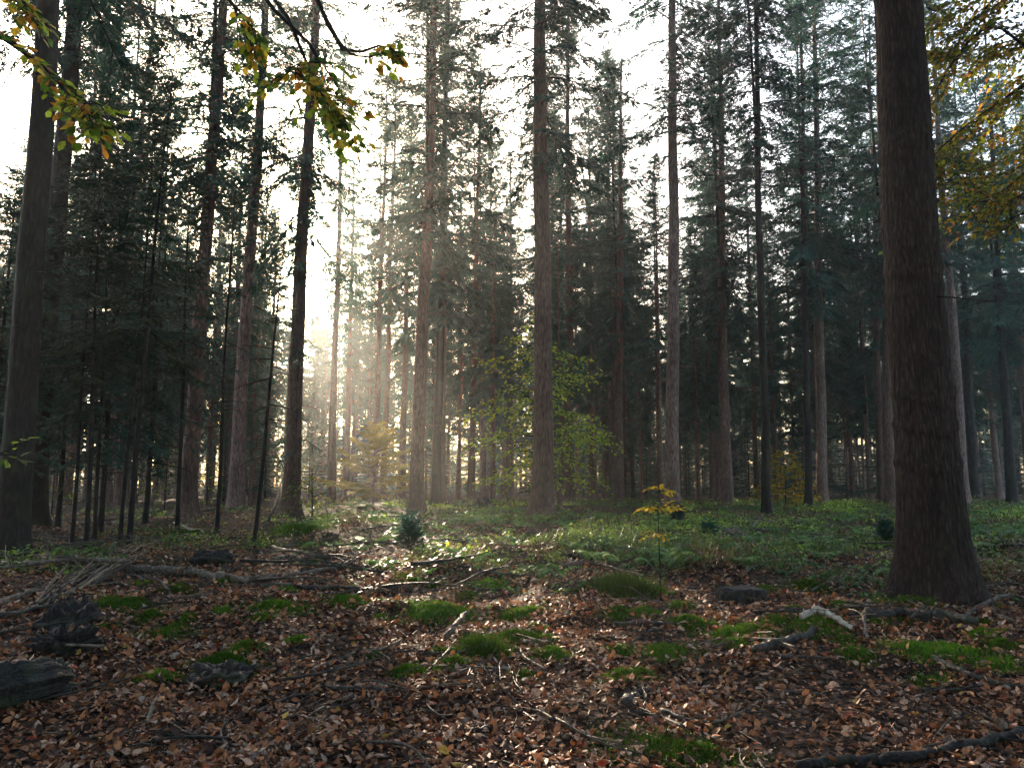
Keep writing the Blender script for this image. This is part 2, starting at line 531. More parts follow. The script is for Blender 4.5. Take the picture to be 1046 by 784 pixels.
# ------------------------------------------------------------------ trunks
def trunk_mesh(name, Ht, r0, lean=(0, 0), seed=0, sides=20, flare=.45, material=None, fine=False, stubs=0, stub_from=2.5, stub_to=11, wob=.03, top_r=.12, stub_len=(.15, 1.6), curve=0.0):
    rg = np.random.default_rng(seed)
    mb = MB()
    if fine:
        zz = np.concatenate([np.arange(-.35, 1.2, .022), np.arange(1.2, 9.5, .035), np.linspace(9.5, Ht, 30)])
    else:
        zz = np.concatenate([np.linspace(-.35, 1.0, 14), np.linspace(1.15, Ht, 34)])
    ph = rg.uniform(0, 6.28, 6)
    cx = lean[0] * zz + wob * (np.sin(zz * .45 + ph[0]) - math.sin(ph[0])) + wob * .4 * np.sin(zz * 1.3 + ph[1])
    cy_ = lean[1] * zz + wob * (np.sin(zz * .4 + ph[2]) - math.sin(ph[2]))
    cx = cx + curve * (zz / 10) ** 2
    rr = r0 * (top_r + (1 - top_r) * np.clip(1 - zz / Ht, 0, 1) ** .85)
    th = np.linspace(0, 2 * np.pi, sides, endpoint=False)
    lob = 1 + (.55 if fine else .30) * np.sin(3 * th + ph[3]) + .22 * np.sin(5 * th + ph[4]) + .1 * np.sin(9 * th + ph[5])
    fl = flare * np.exp(-np.clip(zz, 0, None) / (.9 * r0 + .12)) + .10 * np.exp(-np.clip(zz, 0, None) / (r0 * 5))
    rad = rr[:, None] * (1 + fl[:, None] * lob[None])
    x = rad * np.cos(th)[None]; y = rad * np.sin(th)[None]
    Z = np.repeat(zz[:, None], sides, 1)
    if fine:
        # furrowed bark: tall narrow plates between dark fissures, broken by cross cracks
        u = np.repeat((th * r0)[None], len(zz), 0) if False else None
        ux, uy = np.cos(th)[None] * r0 + 0 * Z, np.sin(th)[None] * r0 + 0 * Z
        w = fbm(ux * 4, uy * 4, Z * 1.0, 3) * .12
        n1 = vnoise(ux * 32 + w * 24, uy * 32 + w * 17, Z * 2.6)
        n2 = vnoise(ux * 48 + 31, uy * 48, Z * 9)
        n3 = vnoise(ux * 90 + 3, uy * 90, Z * 40)
        h = -np.exp(-(n1 / .22) ** 2) * .010 + n2 * .006 + n3 * .003 + fbm(ux * 3, uy * 3, Z * .8, 2) * .02
        for kz in rg.uniform(.8, 9, 9):      # horizontal swollen rings of old branch whorls
            h = h + .018 * np.exp(-((Z - kz - .05 * np.sin(th * 2 + kz)[None]) / .045) ** 2)
        x = x + h * np.cos(th)[None]; y = y + h * np.sin(th)[None]
    else:
        h = .05 * r0 * vnoise(np.cos(th)[None] * 3 + seed, np.sin(th)[None] * 3, Z * 2.5)
        x = x + h * np.cos(th)[None]; y = y + h * np.sin(th)[None]
    V = np.stack([x + cx[:, None], y + cy_[:, None], Z], -1).reshape(-1, 3)
    n = len(zz)
    i = np.arange(n - 1)[:, None] * sides; j = np.arange(sides)[None]; j2 = (j + 1) % sides
    Q = np.stack([i + j, i + j2, i + sides + j2, i + sides + j], -1).reshape(-1, 4)
    mb.add(V, Q)
    for k in range(stubs):                    # bare dead branches below the crown
        z = rg.uniform(stub_from, stub_to)
        a = rg.uniform(0, 6.28)
        c = np.array([np.interp(z, zz, cx), np.interp(z, zz, cy_), z])
        rl = np.interp(z, zz, rr) * .85
        L = rg.uniform(*stub_len) * (1.0 if rg.random() < .6 else .4)
        d = np.array([math.cos(a), math.sin(a), rg.uniform(-.45, .15)])
        p0 = c + np.array([math.cos(a), math.sin(a), 0]) * rl
        p1 = p0 + d * L * .5 + rg.normal(0, .04, 3) * L
        p2 = p0 + d * L + np.array([0, 0, -.15 * L]) + rg.normal(0, .08, 3) * L
        tube(mb, smooth_path([p0, p1, p2], 6), np.linspace(.006 + .009 * min(L, 1), .002, 6), 4, 0, cap=False)
        for q in range(int(L * 5)):
            s = rg.uniform(.3, .95)
            b0 = p0 + (p2 - p0) * s
            dd = norm(d * .6 + rg.normal(0, .6, 3))
            tube(mb, [b0, b0 + dd * L * .2, b0 + dd * L * .35 + [0, 0, -.05]], [.004, .003, .0015], 3, 0, cap=False)
    me = mb.mesh(name, [material or M['bark']], smooth=True)
    return me, (lambda z: (float(np.interp(z, zz, cx)), float(np.interp(z, zz, cy_))))

def fir(label, px, d, w, pxtop=None, zc=11.0, Ht=27, var=0, cs=1.0, material='bark', group=None, cat='tree', name='fir_tree', stubs=14, flare=.45, fine=False,
        sides=20, seed=None, crz=None, crown=None, low=(), wob=.03, curve=0, stub_len=(.15, 1.6), pyw=400):
    p = at(px, d)
    seed = abs(int(px * 7 + d)) if seed is None else seed
    r0 = w / 2 * d / F / (1 - .05)
    lean = (0, 0)
    if pxtop is not None:
        t = up_at(pxtop, 0, d)
        lean = ((t.x - p.x) / (t.z - p.z), 0)
    root = empty(name, p)
    tag(root, label, cat, group)
    me, cen = trunk_mesh('trunk', Ht, r0, lean, seed, sides, flare, M[material], fine, stubs, min(2.2, zc * .4), zc + .5, wob, stub_len=stub_len, curve=curve)
    o = bpy.data.objects.new('trunk', me); COL.objects.link(o); o.parent = root
    if crown is not False:
        c = bpy.data.objects.new('crown', (crown or FIR)[var % len(crown or FIR)])
        COL.objects.link(c); c.parent = root
        x, y = cen(zc)
        sz = (Ht - zc) / (15.0 if crown is None else 7.0 if crown is POLE else 6.5)
        c.location = (x, y, zc)
        c.scale = (cs, cs, sz)
        c.rotation_euler = (0, math.atan(lean[0]) if True else 0, crz if crz is not None else seed * 1.7)
    for (z, v, s) in low:                     # lower sprays of green on the stem
        lb = bpy.data.objects.new('low_bough', BOUGH[v % len(BOUGH)]); COL.objects.link(lb); lb.parent = root
        x, y = cen(z)
        lb.location = (x, y, z); lb.scale = (s, s, s); lb.rotation_euler = (0, 0, seed + v * 1.3 + z)
    return root

BOUGH = [crown_mesh('low_bough', 400 + k, 2.2, [1.3, 1.0, 1.6][k], whorl=.5, nb=(2, 4), miss=.3, droop=.5, e_lo=-15, e_hi=0, low_taper=.01, spray=.10, step=.07, twig_sp=.10, hang=.55, leader=False) for k in range(3)]

ORD = ['first', 'second', 'third', 'fourth', 'fifth', 'sixth', 'seventh', 'eighth', 'ninth', 'tenth', 'eleventh', 'twelfth', 'thirteenth', 'fourteenth', 'fifteenth', 'sixteenth', 'seventeenth', 'eighteenth', 'nineteenth', 'twentieth', 'last but several', 'last but four', 'last but three', 'last but two', 'last but one', 'last', 'very last']
GF = 'tall conifers of the wood'
# ---- the trees one can tell apart (column, distance, trunk width in px, column at the top edge)
fir('big dark furrowed conifer trunk with flared mossy foot, nearest on the right', 957, 8.6, 56, 912, zc=10.5, Ht=28, var=0, cs=1.0, material='bark_big', fine=True, sides=150, stubs=5, flare=.42, group=GF)
fir('straight bare brown conifer trunk rising from the middle of the clearing', 554, 21.7, 20, 551, zc=10.6, Ht=29, var=1, cs=1.05, group=GF, sides=28, stubs=16, flare=.55)
fir('pale brown conifer trunk behind the little yellow sapling, right of the clearing', 687, 25, 14, 687, zc=12.2, Ht=29, var=3, cs=.9, group=GF, sides=24, material='bark_grey', stubs=22)
fir('black slim straight conifer trunk standing between two browner trunks, right of centre', 783, 24, 8.5, 772, zc=11.5, Ht=27, var=5, cs=.8, material='bark_dark', group=GF, stubs=24)
fir('dark thick conifer trunk at the left edge behind the autumn twigs', 12, 12.5, 28, 46, zc=10.5, Ht=27, var=2, cs=1.0, material='bark_dark', group=GF, sides=28, stubs=14)
fir('second thick dark conifer trunk from the left edge, leaning right', 31, 18, 22, 78, zc=11.5, Ht=28, var=4, cs=1.0, material='bark_dark', group=GF, sides=24, stubs=18)
fir('conifer with flared dark base behind the thin poles, trunk veiled by green boughs', 191, 22, 16, 229, zc=9.6, Ht=27, var=0, cs=.95, group=GF, sides=24, low=[(3.2, 0, 1.0), (4.6, 1, 1.1), (6.2, 2, 1.1), (7.6, 0, 1.2), (9.2, 1, 1.2)], flare=.7)
fir('smooth pinkish conifer trunk leaning right, left of the sun glow', 240, 25, 14, 273, zc=10.8, Ht=28, var=3, cs=.9, group=GF, sides=24, material='bark_grey', stubs=26)
fir('stout conifer trunk just right of the sun glow with drooping side boughs', 296, 24, 16, 323, zc=9.0, Ht=27, var=4, cs=.85, group=GF, sides=24, low=[(2.0, 2, .8), (4.8, 1, 1.0), (6.3, 0, .9), (7.4, 2, 1.0)], flare=.6)
fir('front trunk of the close dark pair left of the centre trunk', 425, 25, 14, 445, zc=9.2, Ht=27, var=0, cs=.85, group=GF, sides=24, flare=.65)
fir('back trunk of the close dark pair left of the centre trunk', 445, 31, 9, 457, zc=8.0, Ht=27, var=2, cs=.85, material='bark_dark', group=GF)
fir('slim hazy conifer trunk directly behind the close dark pair', 451, 41, 8, 459, zc=10, Ht=28, var=1, cs=.9, group=GF)
fir('straight slim conifer trunk next to the thin snapped grey pole', 481, 43, 7.5, 492, zc=9.5, Ht=27, var=5, cs=1.0, group=GF, low=[(7.2, 1, 1.4)])
fir('thin conifer trunk rising behind the yellowish larch, left stem of two', 381, 44, 7, 398, zc=11, Ht=27, var=3, cs=.9, group=GF)
fir('thin conifer trunk rising behind the yellowish larch, right stem of two', 391, 47, 6.5, 407, zc=11.5, Ht=28, var=5, cs=.9, group=GF)
fir('slim conifer trunk in the sunbeams between the larch and the stout trunk', 338, 42, 8, 354, zc=11, Ht=27, var=2, cs=.8, group=GF)
fir('very thin hazy conifer trunk in the sunbeams, right of a thicker slim one', 353, 60, 7, 366, zc=11, Ht=27, var=0, cs=.9, group=GF)
fir('thin grey trunk half way between the larch and the close dark pair', 409, 50, 7, 424, zc=11, Ht=27, var=4, cs=.8, group=GF)
fir('slim conifer trunk showing just right of the bare centre trunk, beside green beech leaves', 582, 37, 10, 580, zc=9.5, Ht=27, var=1, cs=1.0, group=GF)
fir('brown conifer with pointed hanging crown, half way between centre trunk and pale trunk', 632, 35, 9.5, 636, zc=7.4, Ht=22, var=5, cs=.95, group=GF, stubs=18)
fir('conifer trunk with full green crown half way between pale trunk and black slim trunk', 741, 34, 11, 735, zc=8.5, Ht=27, var=0, cs=1.0, group=GF, flare=.6)
fir('thin dark conifer trunk left of a paler brown one, over the yellow beech', 826, 31, 7, 818, zc=8.5, Ht=25, var=3, cs=.85, material='bark_dark', group=GF)
fir('paler brown conifer trunk right of a thin dark one, near the big dark trunk', 840, 33, 10.5, 832, zc=8.5, Ht=28, var=2, cs=1.05, material='bark_grey', group=GF, sides=24)
fir('slim conifer trunk left of the big dark trunk, left one of a touching pair', 901, 40, 8, 888, zc=8.5, Ht=27, var=1, cs=1.0, group=GF)
fir('slim conifer trunk close beside the big dark trunk, right one of a touching pair', 911, 33, 11, 896, zc=9.5, Ht=27, var=4, cs=1.0, group=GF)
fir('greyish conifer trunk rising just right of the big dark trunk', 985, 34, 10, 948, zc=11.0, Ht=27, var=5, cs=.9, material='bark_grey', group=GF, stubs=18)
fir('dark slim conifer trunk second to the right of the big dark trunk', 996, 44, 8, 970, zc=9, Ht=26, var=0, cs=1.0, material='bark_dark', group=GF)
fir('dark slim conifer trunk at the right edge below the autumn leaves', 1034, 37, 9, 1006, zc=8, Ht=25, var=2, cs=1.0, material='bark_dark', group=GF)
fir('tall conifer with drooping tiered boughs in front of the bright gap, upper left', 104, 29, 9, 158, zc=6.5, Ht=25, var=4, cs=.95, group=GF, stubs=12)
fir('conifer with ragged dark crown showing behind the two thick left edge trunks', 66, 32, 10, 112, zc=8, Ht=24, var=1, cs=1.0, group=GF)
# thin poles in front, left
GP = 'thin young conifer poles'
for lab, px, d, w, pt, h, zc, v, s in [
    ('blackest and thickest of the thin leaning poles on the left', 132, 13.3, 5.6, 182, 9.0, 3.4, 0, 1.0),
    ('thin pole leaning right just left of the blackest pole', 121, 14.6, 4.2, 168, 8.5, 3.6, 1, .9),
    ('thin upright pole in front of the hazy gap, leftmost of the pole cluster', 73, 14.2, 3.8, 104, 8.0, 3.2, 2, 1.0),
    ('thin black pole second from the left in the pole cluster', 87, 13.6, 4.8, 116, 8.2, 3.1, 0, 1.05),
    ('thin pole third from the left in the pole cluster, slightly behind', 97, 15.5, 4.0, 128, 8.4, 3.6, 1, 1.1),
    ('thin dark pole directly left of the flared dark base trunk', 181, 18.5, 4.4, 206, 9.0, 3.6, 2, .85),
    ('lone thin black pole between the flared dark base and the pinkish trunk', 221, 16.5, 4.2, 255, 7.6, 5.2, 1, .55),
    ('lone thin black pole leaning right in front of the sun glow', 259, 13.6, 4.6, 308, 5.4, 3.9, 1, .35)]:
    fir(lab, px, d, w, pt, zc=zc, Ht=h, var=v, cs=s, material='bark_dark', group=GP, name='conifer_sapling', sides=10, crown=POLE, stubs=26, flare=.2, stub_len=(.1, .8))
for i, (px, d, h, v, z) in enumerate([(58, 19, 10.5, 1, 1.8), (102, 17.5, 9.5, 2, 2.0), (148, 20, 10.5, 0, 1.8), (-14, 14.5, 9.0, 2, 1.6)]):
    fir(ORD[i] + ' shady hemlock from the left edge, its boughs darkening the space between the poles', px, d, 5.5, px + 40, zc=z, Ht=.36 * d + (i % 3) * .6, var=v, cs=.85, material='bark_dark', group='shady hemlocks among the left poles', name='young_hemlock', sides=8, crown=MID, stubs=10, flare=.2)
fir('thin snapped grey pole without needles, beside a straight slim trunk', 466, 44, 4, 492, Ht=9.6, crown=False, group=None, name='dead_tree', sides=8, stubs=20, zc=8.5, cat='dead tree', stub_len=(.1, .5), material='bark_grey')

# ------------------------------------------------------------------ background trees
hero = sorted([(o.location.x, o.location.y) for o in scn.objects if o.name.startswith('fir_tree')])
MARKS = [(-60, 'the left edge'), (31, 'the thick left edge trunks'), (132, 'the blackest leaning pole'), (191, 'the flared dark base'), (240, 'the pinkish trunk'), (296, 'the stout glow trunk'),
         (340, 'the sunbeam trunk'), (385, 'the yellowish larch'), (428, 'the close dark pair'), (481, 'the snapped pole'), (554, 'the centre trunk'), (632, 'the hanging crown'),
         (687, 'the pale trunk'), (741, 'the full green crown'), (783, 'the black slim trunk'), (838, 'the yellow beech'), (906, 'the touching pair'), (957, 'the big trunk'), (1034, 'the right edge')]
def between(items, what, group):
    """label each thing by the two landmark trees it shows between and its order there"""
    gaps = {}
    for o, px in items:
        k = sum(1 for m in MARKS if m[0] <= px) - 1
        gaps.setdefault(max(0, min(k, len(MARKS) - 2)), []).append((px, o))
    for k, lst in gaps.items():
        lst.sort(key=lambda t: t[0])
        for i, (px, o) in enumerate(lst):
            n = (ORD[min(i, len(ORD) - 1)] + ' ') if len(lst) > 1 else ''
            o['label'] = f"{n}{what} from {MARKS[k][1]} towards {MARKS[k + 1][1]}"
            o['group'] = group

def sunny(p, a, b):
    """inside the open lane through which the low sun reaches the clearing"""
    return a < p.x - p.y * sd.x / sd.y < b
proto = []
for k in range(5):
    me, cen = trunk_mesh('trunk', 26.0, [.16, .2, .24, .18, .14][k], (0, 0), 900 + k, 12, .4, M['bark'] if k % 2 else M['bark_grey'], False, 10, 3, 10)
    proto.append(me)
rb = random.Random(5)
items = []
placed = []
tries = 0
while len(items) < 185 and tries < 6000:
    tries += 1
    d = 42 + 68 * rb.random() ** .9
    px = rb.uniform(-40, 1090)
    if 225 < px < 330 and rb.random() < .75: continue          # the bright opening round the sun
    if 330 <= px < 540 and rb.random() < .35: continue
    if d < 52 and px < 330: continue
    p = at(px, d)
    if sunny(p, .5, 9) and rb.random() < .88: continue
    if any((p.x - q[0]) ** 2 + (p.y - q[1]) ** 2 < 9 for q in placed): continue
    if any((p.x - q[0]) ** 2 + (p.y - q[1]) ** 2 < 6 for q in hero): continue
    placed.append((p.x, p.y))
    k = rb.randrange(5)
    s = rb.uniform(.85, 1.12)
    root = empty('fir_tree', p, rb.uniform(0, 6.28), s)
    tag(root, None, 'tree')
    t = bpy.data.objects.new('trunk', proto[k]); COL.objects.link(t); t.parent = root
    t.rotation_euler = (rb.gauss(0, .008), rb.gauss(0, .008), 0)
    zc = rb.uniform(5.0, 10.5)
    c = bpy.data.objects.new('crown', FIR[rb.randrange(6)]); COL.objects.link(c); c.parent = root
    c.location = (0, 0, zc); c.scale = (rb.uniform(.85, 1.2),) * 2 + ((26.3 - zc) / 15,)
    items.append((root, px))
for px, d, v in ((500, 50, 0), (522, 56, 2), (468, 58, 4), (606, 48, 3), (618, 60, 1), (110, 52, 2), (590, 66, 0), (128, 41, 4), (212, 54, 1), (62, 50, 3), (166, 62, 0), (256, 66, 5 % 5), (20, 44, 2), (150, 45, 5 % 5), (232, 48, 3), (88, 40, 1), (640, 64, 2)):
    p = at(px, d)
    root = empty('fir_tree', p, px, 1.0)
    tag(root, None, 'tree')
    t = bpy.data.objects.new('trunk', proto[v]); COL.objects.link(t); t.parent = root
    c = bpy.data.objects.new('crown', FIR[v]); COL.objects.link(c); c.parent = root
    c.location = (0, 0, 8.5); c.scale = (.95, .95, (26.3 - 8.5) / 15)
    items.append((root, px))
for q in range(26):
    px = 228 + q * 8.6 + rb.uniform(-4, 4); p = at(px, rb.uniform(82, 112)); k = rb.randrange(5)
    root = empty('fir_tree', p, rb.uniform(0, 6.28), rb.uniform(.85, 1.0))
    tag(root, None, 'tree')
    t = bpy.data.objects.new('trunk', proto[k]); COL.objects.link(t); t.parent = root
    zc = rb.uniform(9, 13)
    c = bpy.data.objects.new('crown', FIR[rb.randrange(6)]); COL.objects.link(c); c.parent = root
    c.location = (0, 0, zc); c.scale = (rb.uniform(.7, .95),) * 2 + ((26.3 - zc) / 15,)
    items.append((root, px))
between([q for q in items if q[0].location.y < 66], 'mid-distance conifer', 'mid-distance conifers')
between([q for q in items if 66 <= q[0].location.y < 88], 'far hazy conifer', 'far conifers fading into the haze')
between([q for q in items if q[0].location.y >= 88], 'farthest faint conifer', 'farthest conifers in the haze')

# unseen rest of the wood, added around the viewpoint to shade the forest floor
rs = random.Random(9)
k = 0
for gx in range(-4, 5):
    for gy in range(-4, 3):
        x, y = gx * 6.5 + rs.uniform(-2, 2), gy * 6.0 + rs.uniform(-2, 2)
        if abs(x) < 2.2 and abs(y) < 4: continue
        if y > 0 and abs(x) < .75 * y + 3.5: continue
        k += 1
        root = empty('fir_tree', (x, y, gzf(x, y)), rs.uniform(0, 6.28), rs.uniform(.9, 1.15))
        tag(root, 'unseen tall conifer of the wood, added around the viewpoint to shade the foreground', 'tree', 'conifers around the viewpoint')
        t = bpy.data.objects.new('trunk', proto[k % 5]); COL.objects.link(t); t.parent = root
        c = bpy.data.objects.new('crown', FIR[k % 6]); COL.objects.link(c); c.parent = root
        c.location = (0, 0, 10.0); c.scale = (1.05, 1.05, 1.05)

# middle storey: slimmer conifers with boughs almost down to head height
items = []
mt, _ = trunk_mesh('trunk', 15.5, .11, (0, 0), 78, 10, .3, M['bark'], stubs=8, stub_from=1.5, stub_to=5, wob=.02)
i = 0
while len(items) < 24 and i < 1500:
    i += 1
    d = rb.uniform(31, 62)
    px = rb.uniform(-30, 1080)
    if 300 < px < 480 and rb.random() < .8: continue
    if 770 < px < 850 and d < 40: continue
    if i < 2: px, d = 255, 39  # first spruce is added here to block low sun from the left foreground
    p = at(px, d)
    if i > 1 and sunny(p, 0, 9.5): continue
    if any((p.x - q[0]) ** 2 + (p.y - q[1]) ** 2 < 5 for q in placed + hero) and i > 1: continue
    placed.append((p.x, p.y))
    s = rb.uniform(.75, 1.2)
    root = empty('slender_spruce', p, rb.uniform(0, 6.28), s)
    tag(root, None, 'spruce')
    t = bpy.data.objects.new('trunk', mt); COL.objects.link(t); t.parent = root
    zc = rb.uniform(3.5, 6.5)
    c = bpy.data.objects.new('crown', MID[i % 3]); COL.objects.link(c); c.parent = root
    c.location = (0, 0, zc); c.scale = (1, 1, (15.6 - zc) / 10)
    items.append((root, px))
between(items, 'slender low-boughed spruce', 'slender spruces of the middle storey')

# young spruces making the dark understorey
yt, _ = trunk_mesh('trunk', 6.6, .06, (0, 0), 77, 8, .3, M['bark_dark'], wob=.01)
items = []
for i in range(38):
    d = rb.uniform(44, 78)
    px = rb.uniform(560, 1070) if i % 4 else rb.uniform(-20, 300)
    if i % 11 == 5: px = rb.uniform(300, 520); d = rb.uniform(65, 85)
    p = at(px, d)
    root = empty('young_spruce', p, rb.uniform(0, 6.28), rb.uniform(.6, 1.15))
    tag(root, None, 'young spruce')
    t = bpy.data.objects.new('trunk', yt); COL.objects.link(t); t.parent = root
    c = bpy.data.objects.new('crown', YOUNG[i % 3]); COL.objects.link(c); c.parent = root
    c.location = (0, 0, .35); c.scale = (rb.uniform(.9, 1.5),) * 2 + (1,)
    items.append((root, px))
between(items, 'bushy young spruce', 'young spruces under the far conifers')

# far-off wood that reads as one mass behind everything
def far_wood():
    base = bpy.data.meshes
    tmp = crown_mesh('far_crown', 555, 20.0, 4.2, whorl=1.0, nb=(4, 5), miss=.2, spray=.8, step=.7, twig_sp=.6, hang=.4, leader=False, needle_w=.25)
    V = np.empty(len(tmp.vertices) * 3); tmp.vertices.foreach_get('co', V); V = V.reshape(-1, 3)
    L = np.empty(len(tmp.loops), int); tmp.loops.foreach_get('vertex_index', L); Q = L.reshape(-1, 4)
    C = np.empty(len(tmp.vertices) * 4); tmp.attributes['col'].data.foreach_get('color', C); C = C.reshape(-1, 4)[:, :3]
    bpy.data.meshes.remove(tmp)
    mb = MB(); rg = np.random.default_rng(3)
    for i in range(300):
        d = rg.uniform(100, 185); px = rg.uniform(-330, 1400)
        p = at(px, d)
        a = rg.uniform(0, 6.28); s = rg.uniform(.8, 1.25); h = rg.uniform(.75, 1.15)
        z0 = rg.uniform(2, 7)
        ca, sa = math.cos(a) * s, math.sin(a) * s
        W = np.stack([V[:, 0] * ca - V[:, 1] * sa + p.x, V[:, 0] * sa + V[:, 1] * ca + p.y, V[:, 2] * h + z0 + p.z], -1)
        mb.add(W, Q, m=1, col=C)
        tube(mb, [[p.x, p.y, p.z - .3], [p.x, p.y, p.z + z0 + 16 * h]], [.28, .1], 6, 0, cap=False)
    for i in range(400):                      # low bushes closing the view between the far stems
        d = rg.uniform(84, 180); px = rg.uniform(-330, 1400) if i % 5 else rg.uniform(440, 1080)
        p = at(px, d); a = rg.uniform(0, 6.28); h = rg.uniform(.15, .42); s = rg.uniform(.5, .9)
        ca, sa = math.cos(a) * s, math.sin(a) * s
        W = np.stack([V[:, 0] * ca - V[:, 1] * sa + p.x, V[:, 0] * sa + V[:, 1] * ca + p.y, V[:, 2] * h + .2 + p.z], -1)
        mb.add(W, Q, m=1, col=C)
    tag(mb.build('distant_forest', [M['bark_dark'], M['needle']]), kind='stuff')
far_wood()

# ------------------------------------------------------------------ leaves
def leaves(mb, P, D, Nn, ln, wd, col, m=1, fold=.25, bend=.25, rg=RNG, simple=False):
    """many folded oval leaves: base P, direction D, normal Nn, length, width, colour"""
    P, D, Nn = np.asarray(P), norm(np.asarray(D)), np.asarray(Nn)
    S = norm(np.cross(D, Nn)); Nn = np.cross(S, D)
    n = len(P)
    ln = np.broadcast_to(ln, n); wd = np.broadcast_to(wd, n)
    fo = np.broadcast_to(fold, n); be = np.broadcast_to(bend, n)
    def pt(u, v):
        return P + D * (ln * u)[:, None] + S * (wd * v)[:, None] + Nn * ((wd * abs(v) * fo) - ln * be * u * u)[:, None]
    if simple:
        V = np.stack([pt(0, 0), pt(.45, .5), pt(1, 0), pt(.45, -.5)], 1)
        mb.add(V.reshape(-1, 3), np.arange(n * 4).reshape(-1, 4), m=m, col=np.repeat(col, 4, 0))
        return
    V = np.stack([pt(0, 0), pt(.3, .42), pt(.3, 0), pt(.3, -.42), pt(.68, .44), pt(.68, 0), pt(.68, -.44), pt(1, 0)], 1)
    b = (np.arange(n) * 8)[:, None, None]
    T = (np.array([[0, 2, 1], [0, 3, 2], [4, 5, 7], [5, 6, 7]])[None] + b).reshape(-1, 3)
    Q = (np.array([[1, 2, 5, 4], [2, 3, 6, 5]])[None] + b).reshape(-1, 4)
    mb.add(V.reshape(-1, 3), Q, T, m=m, col=np.repeat(col, 8, 0))

def palette(n, cols, wts, rg, jit=.18):
    k = rg.choice(len(cols), n, p=np.array(wts) / sum(wts))
    return np.array(cols)[k] * (1 + rg.normal(0, jit, (n, 1))).clip(.5, 1.6)

def leafy_branch(mb, P, r0, leaf, cols, wts, rg, spread=.5, start=.2, gap=.09, flat=.25, droop=.25, simple=False, keep=1.0, twig_m=0):
    """a bough with alternate side twigs carrying flat layers of leaves"""
    P = smooth_path(P, 14)
    L = np.linalg.norm(np.diff(P, axis=0), axis=1).sum()
    tube(mb, P, r0 * (1 - np.linspace(0, 1, 14)) ** .8 + .0018, 5, twig_m, cap=False)
    s = np.linspace(0, 1, 14)
    nt = max(3, int(L * (1 - start) / gap))
    B, D, U = [], [], []
    for k in range(nt):
        t = start + (1 - start) * (k + rg.random() * .6) / nt
        b = np.array([np.interp(t, s, P[:, i]) for i in range(3)])
        tg = norm(np.array([np.interp(t, s, np.gradient(P[:, i])) for i in range(3)]))
        sd_ = norm(np.cross(tg, [0, 0, 1.0])) * (1 if k % 2 else -1)
        ang = R(50) + rg.normal(0, .2)
        d = norm(tg * math.cos(ang) + sd_ * math.sin(ang) + np.array([0, 0, rg.normal(-.05, flat)]))
        tl = spread * (1.1 - .75 * (t - start) / (1 - start)) * rg.uniform(.5, 1.2)
        q = np.linspace(0, 1, 6)[:, None]
        tp = b + d * tl * q + np.array([0, 0, -droop * tl]) * q ** 2
        tube(mb, tp, np.linspace(min(r0 * .3, .004) + .001, .001, 6), 3, twig_m, cap=False)
        nl = max(2, int(tl / (leaf * .62)))
        for j in range(nl + 1):
            if rg.random() > keep: continue
            u = (j + .6) / (nl + .6)
            lb = tp[0] + (b * 0) + (d * tl * u + np.array([0, 0, -droop * tl]) * u * u)
            s2 = norm(np.cross(d, [0, 0, 1.0])) * (1 if j % 2 else -1)
            a2 = R(48) if j < nl else 0
            B.append(lb); D.append(d * math.cos(a2) + s2 * math.sin(a2) + np.array([0, 0, rg.normal(-.2, .25)]))
            U.append(np.array([0, 0, 1.0]) + rg.normal(0, .35, 3))
    n = len(B)
    if not n: return
    ln = leaf * rg.uniform(.7, 1.25, n)
    leaves(mb, np.array(B), np.array(D), np.array(U), ln, ln * rg.uniform(.55, .72, n), palette(n, cols, wts, rg), 1, .18, rg.uniform(-.05, .3, n), rg, simple)

GREEN, LIME, YEL, ORA, RUST = (.08, .17, .02), (.23, .33, .03), (.60, .43, .035), (.52, .24, .03), (.22, .08, .025)

def broadleaf(label, px, d, H, r0, spread, nl, leaf, cols, wts, cat, name, group=None, start=.25, seed=1, gap=.12, simple=True, lean=(0, 0), droop=.2, keep=1.0, tier=None, bark='bark_dark', lrise=.15, wild=0):
    rg = np.random.default_rng(seed)
    p = at(px, d)
    root = tag(empty(name, p), label, cat, group)
    zz = np.linspace(-.1, H, 12)
    T = np.stack([lean[0] * zz + .02 * np.sin(zz * 2 + seed), lean[1] * zz + .02 * np.cos(zz * 1.7), zz], -1)
    mb = MB(); tube(mb, T, np.linspace(r0, r0 * .2, 12), 7)
    mb.build('trunk', M[bark], root, smooth=True)
    mb = MB()
    for k in range(nl):
        t = start + (1 - start) * (k + .5) / nl
        if tier is not None:
            t = tier[k % len(tier)] + rg.normal(0, .01)
        z = t * H
        a = k * 2.4 + rg.normal(0, .3)
        L = spread * (1.1 - .7 * ((t - start) / (1 - start))) * rg.uniform(.6, 1.1)
        if wild: L = spread * math.sin(math.pi * min(1, .28 + .72 * (t - start) / (1 - start))) ** .7 * rg.choice([.35, .6, .9, 1.15])
        b = np.array([np.interp(z, zz, T[:, 0]), np.interp(z, zz, T[:, 1]), z])
        e = np.array([math.cos(a) * L, math.sin(a) * L, lrise * L * rg.uniform(.2, 1.6)])
        leafy_branch(mb, [b, b + e * .5 + [0, 0, .06 * L], b + e], max(.003, r0 * .3), leaf, cols, wts, rg, spread=L * .6, start=.15, gap=gap, simple=simple, droop=droop, keep=keep)
    mb.build('crown', [M[bark], M['leaf']], root)
    return root

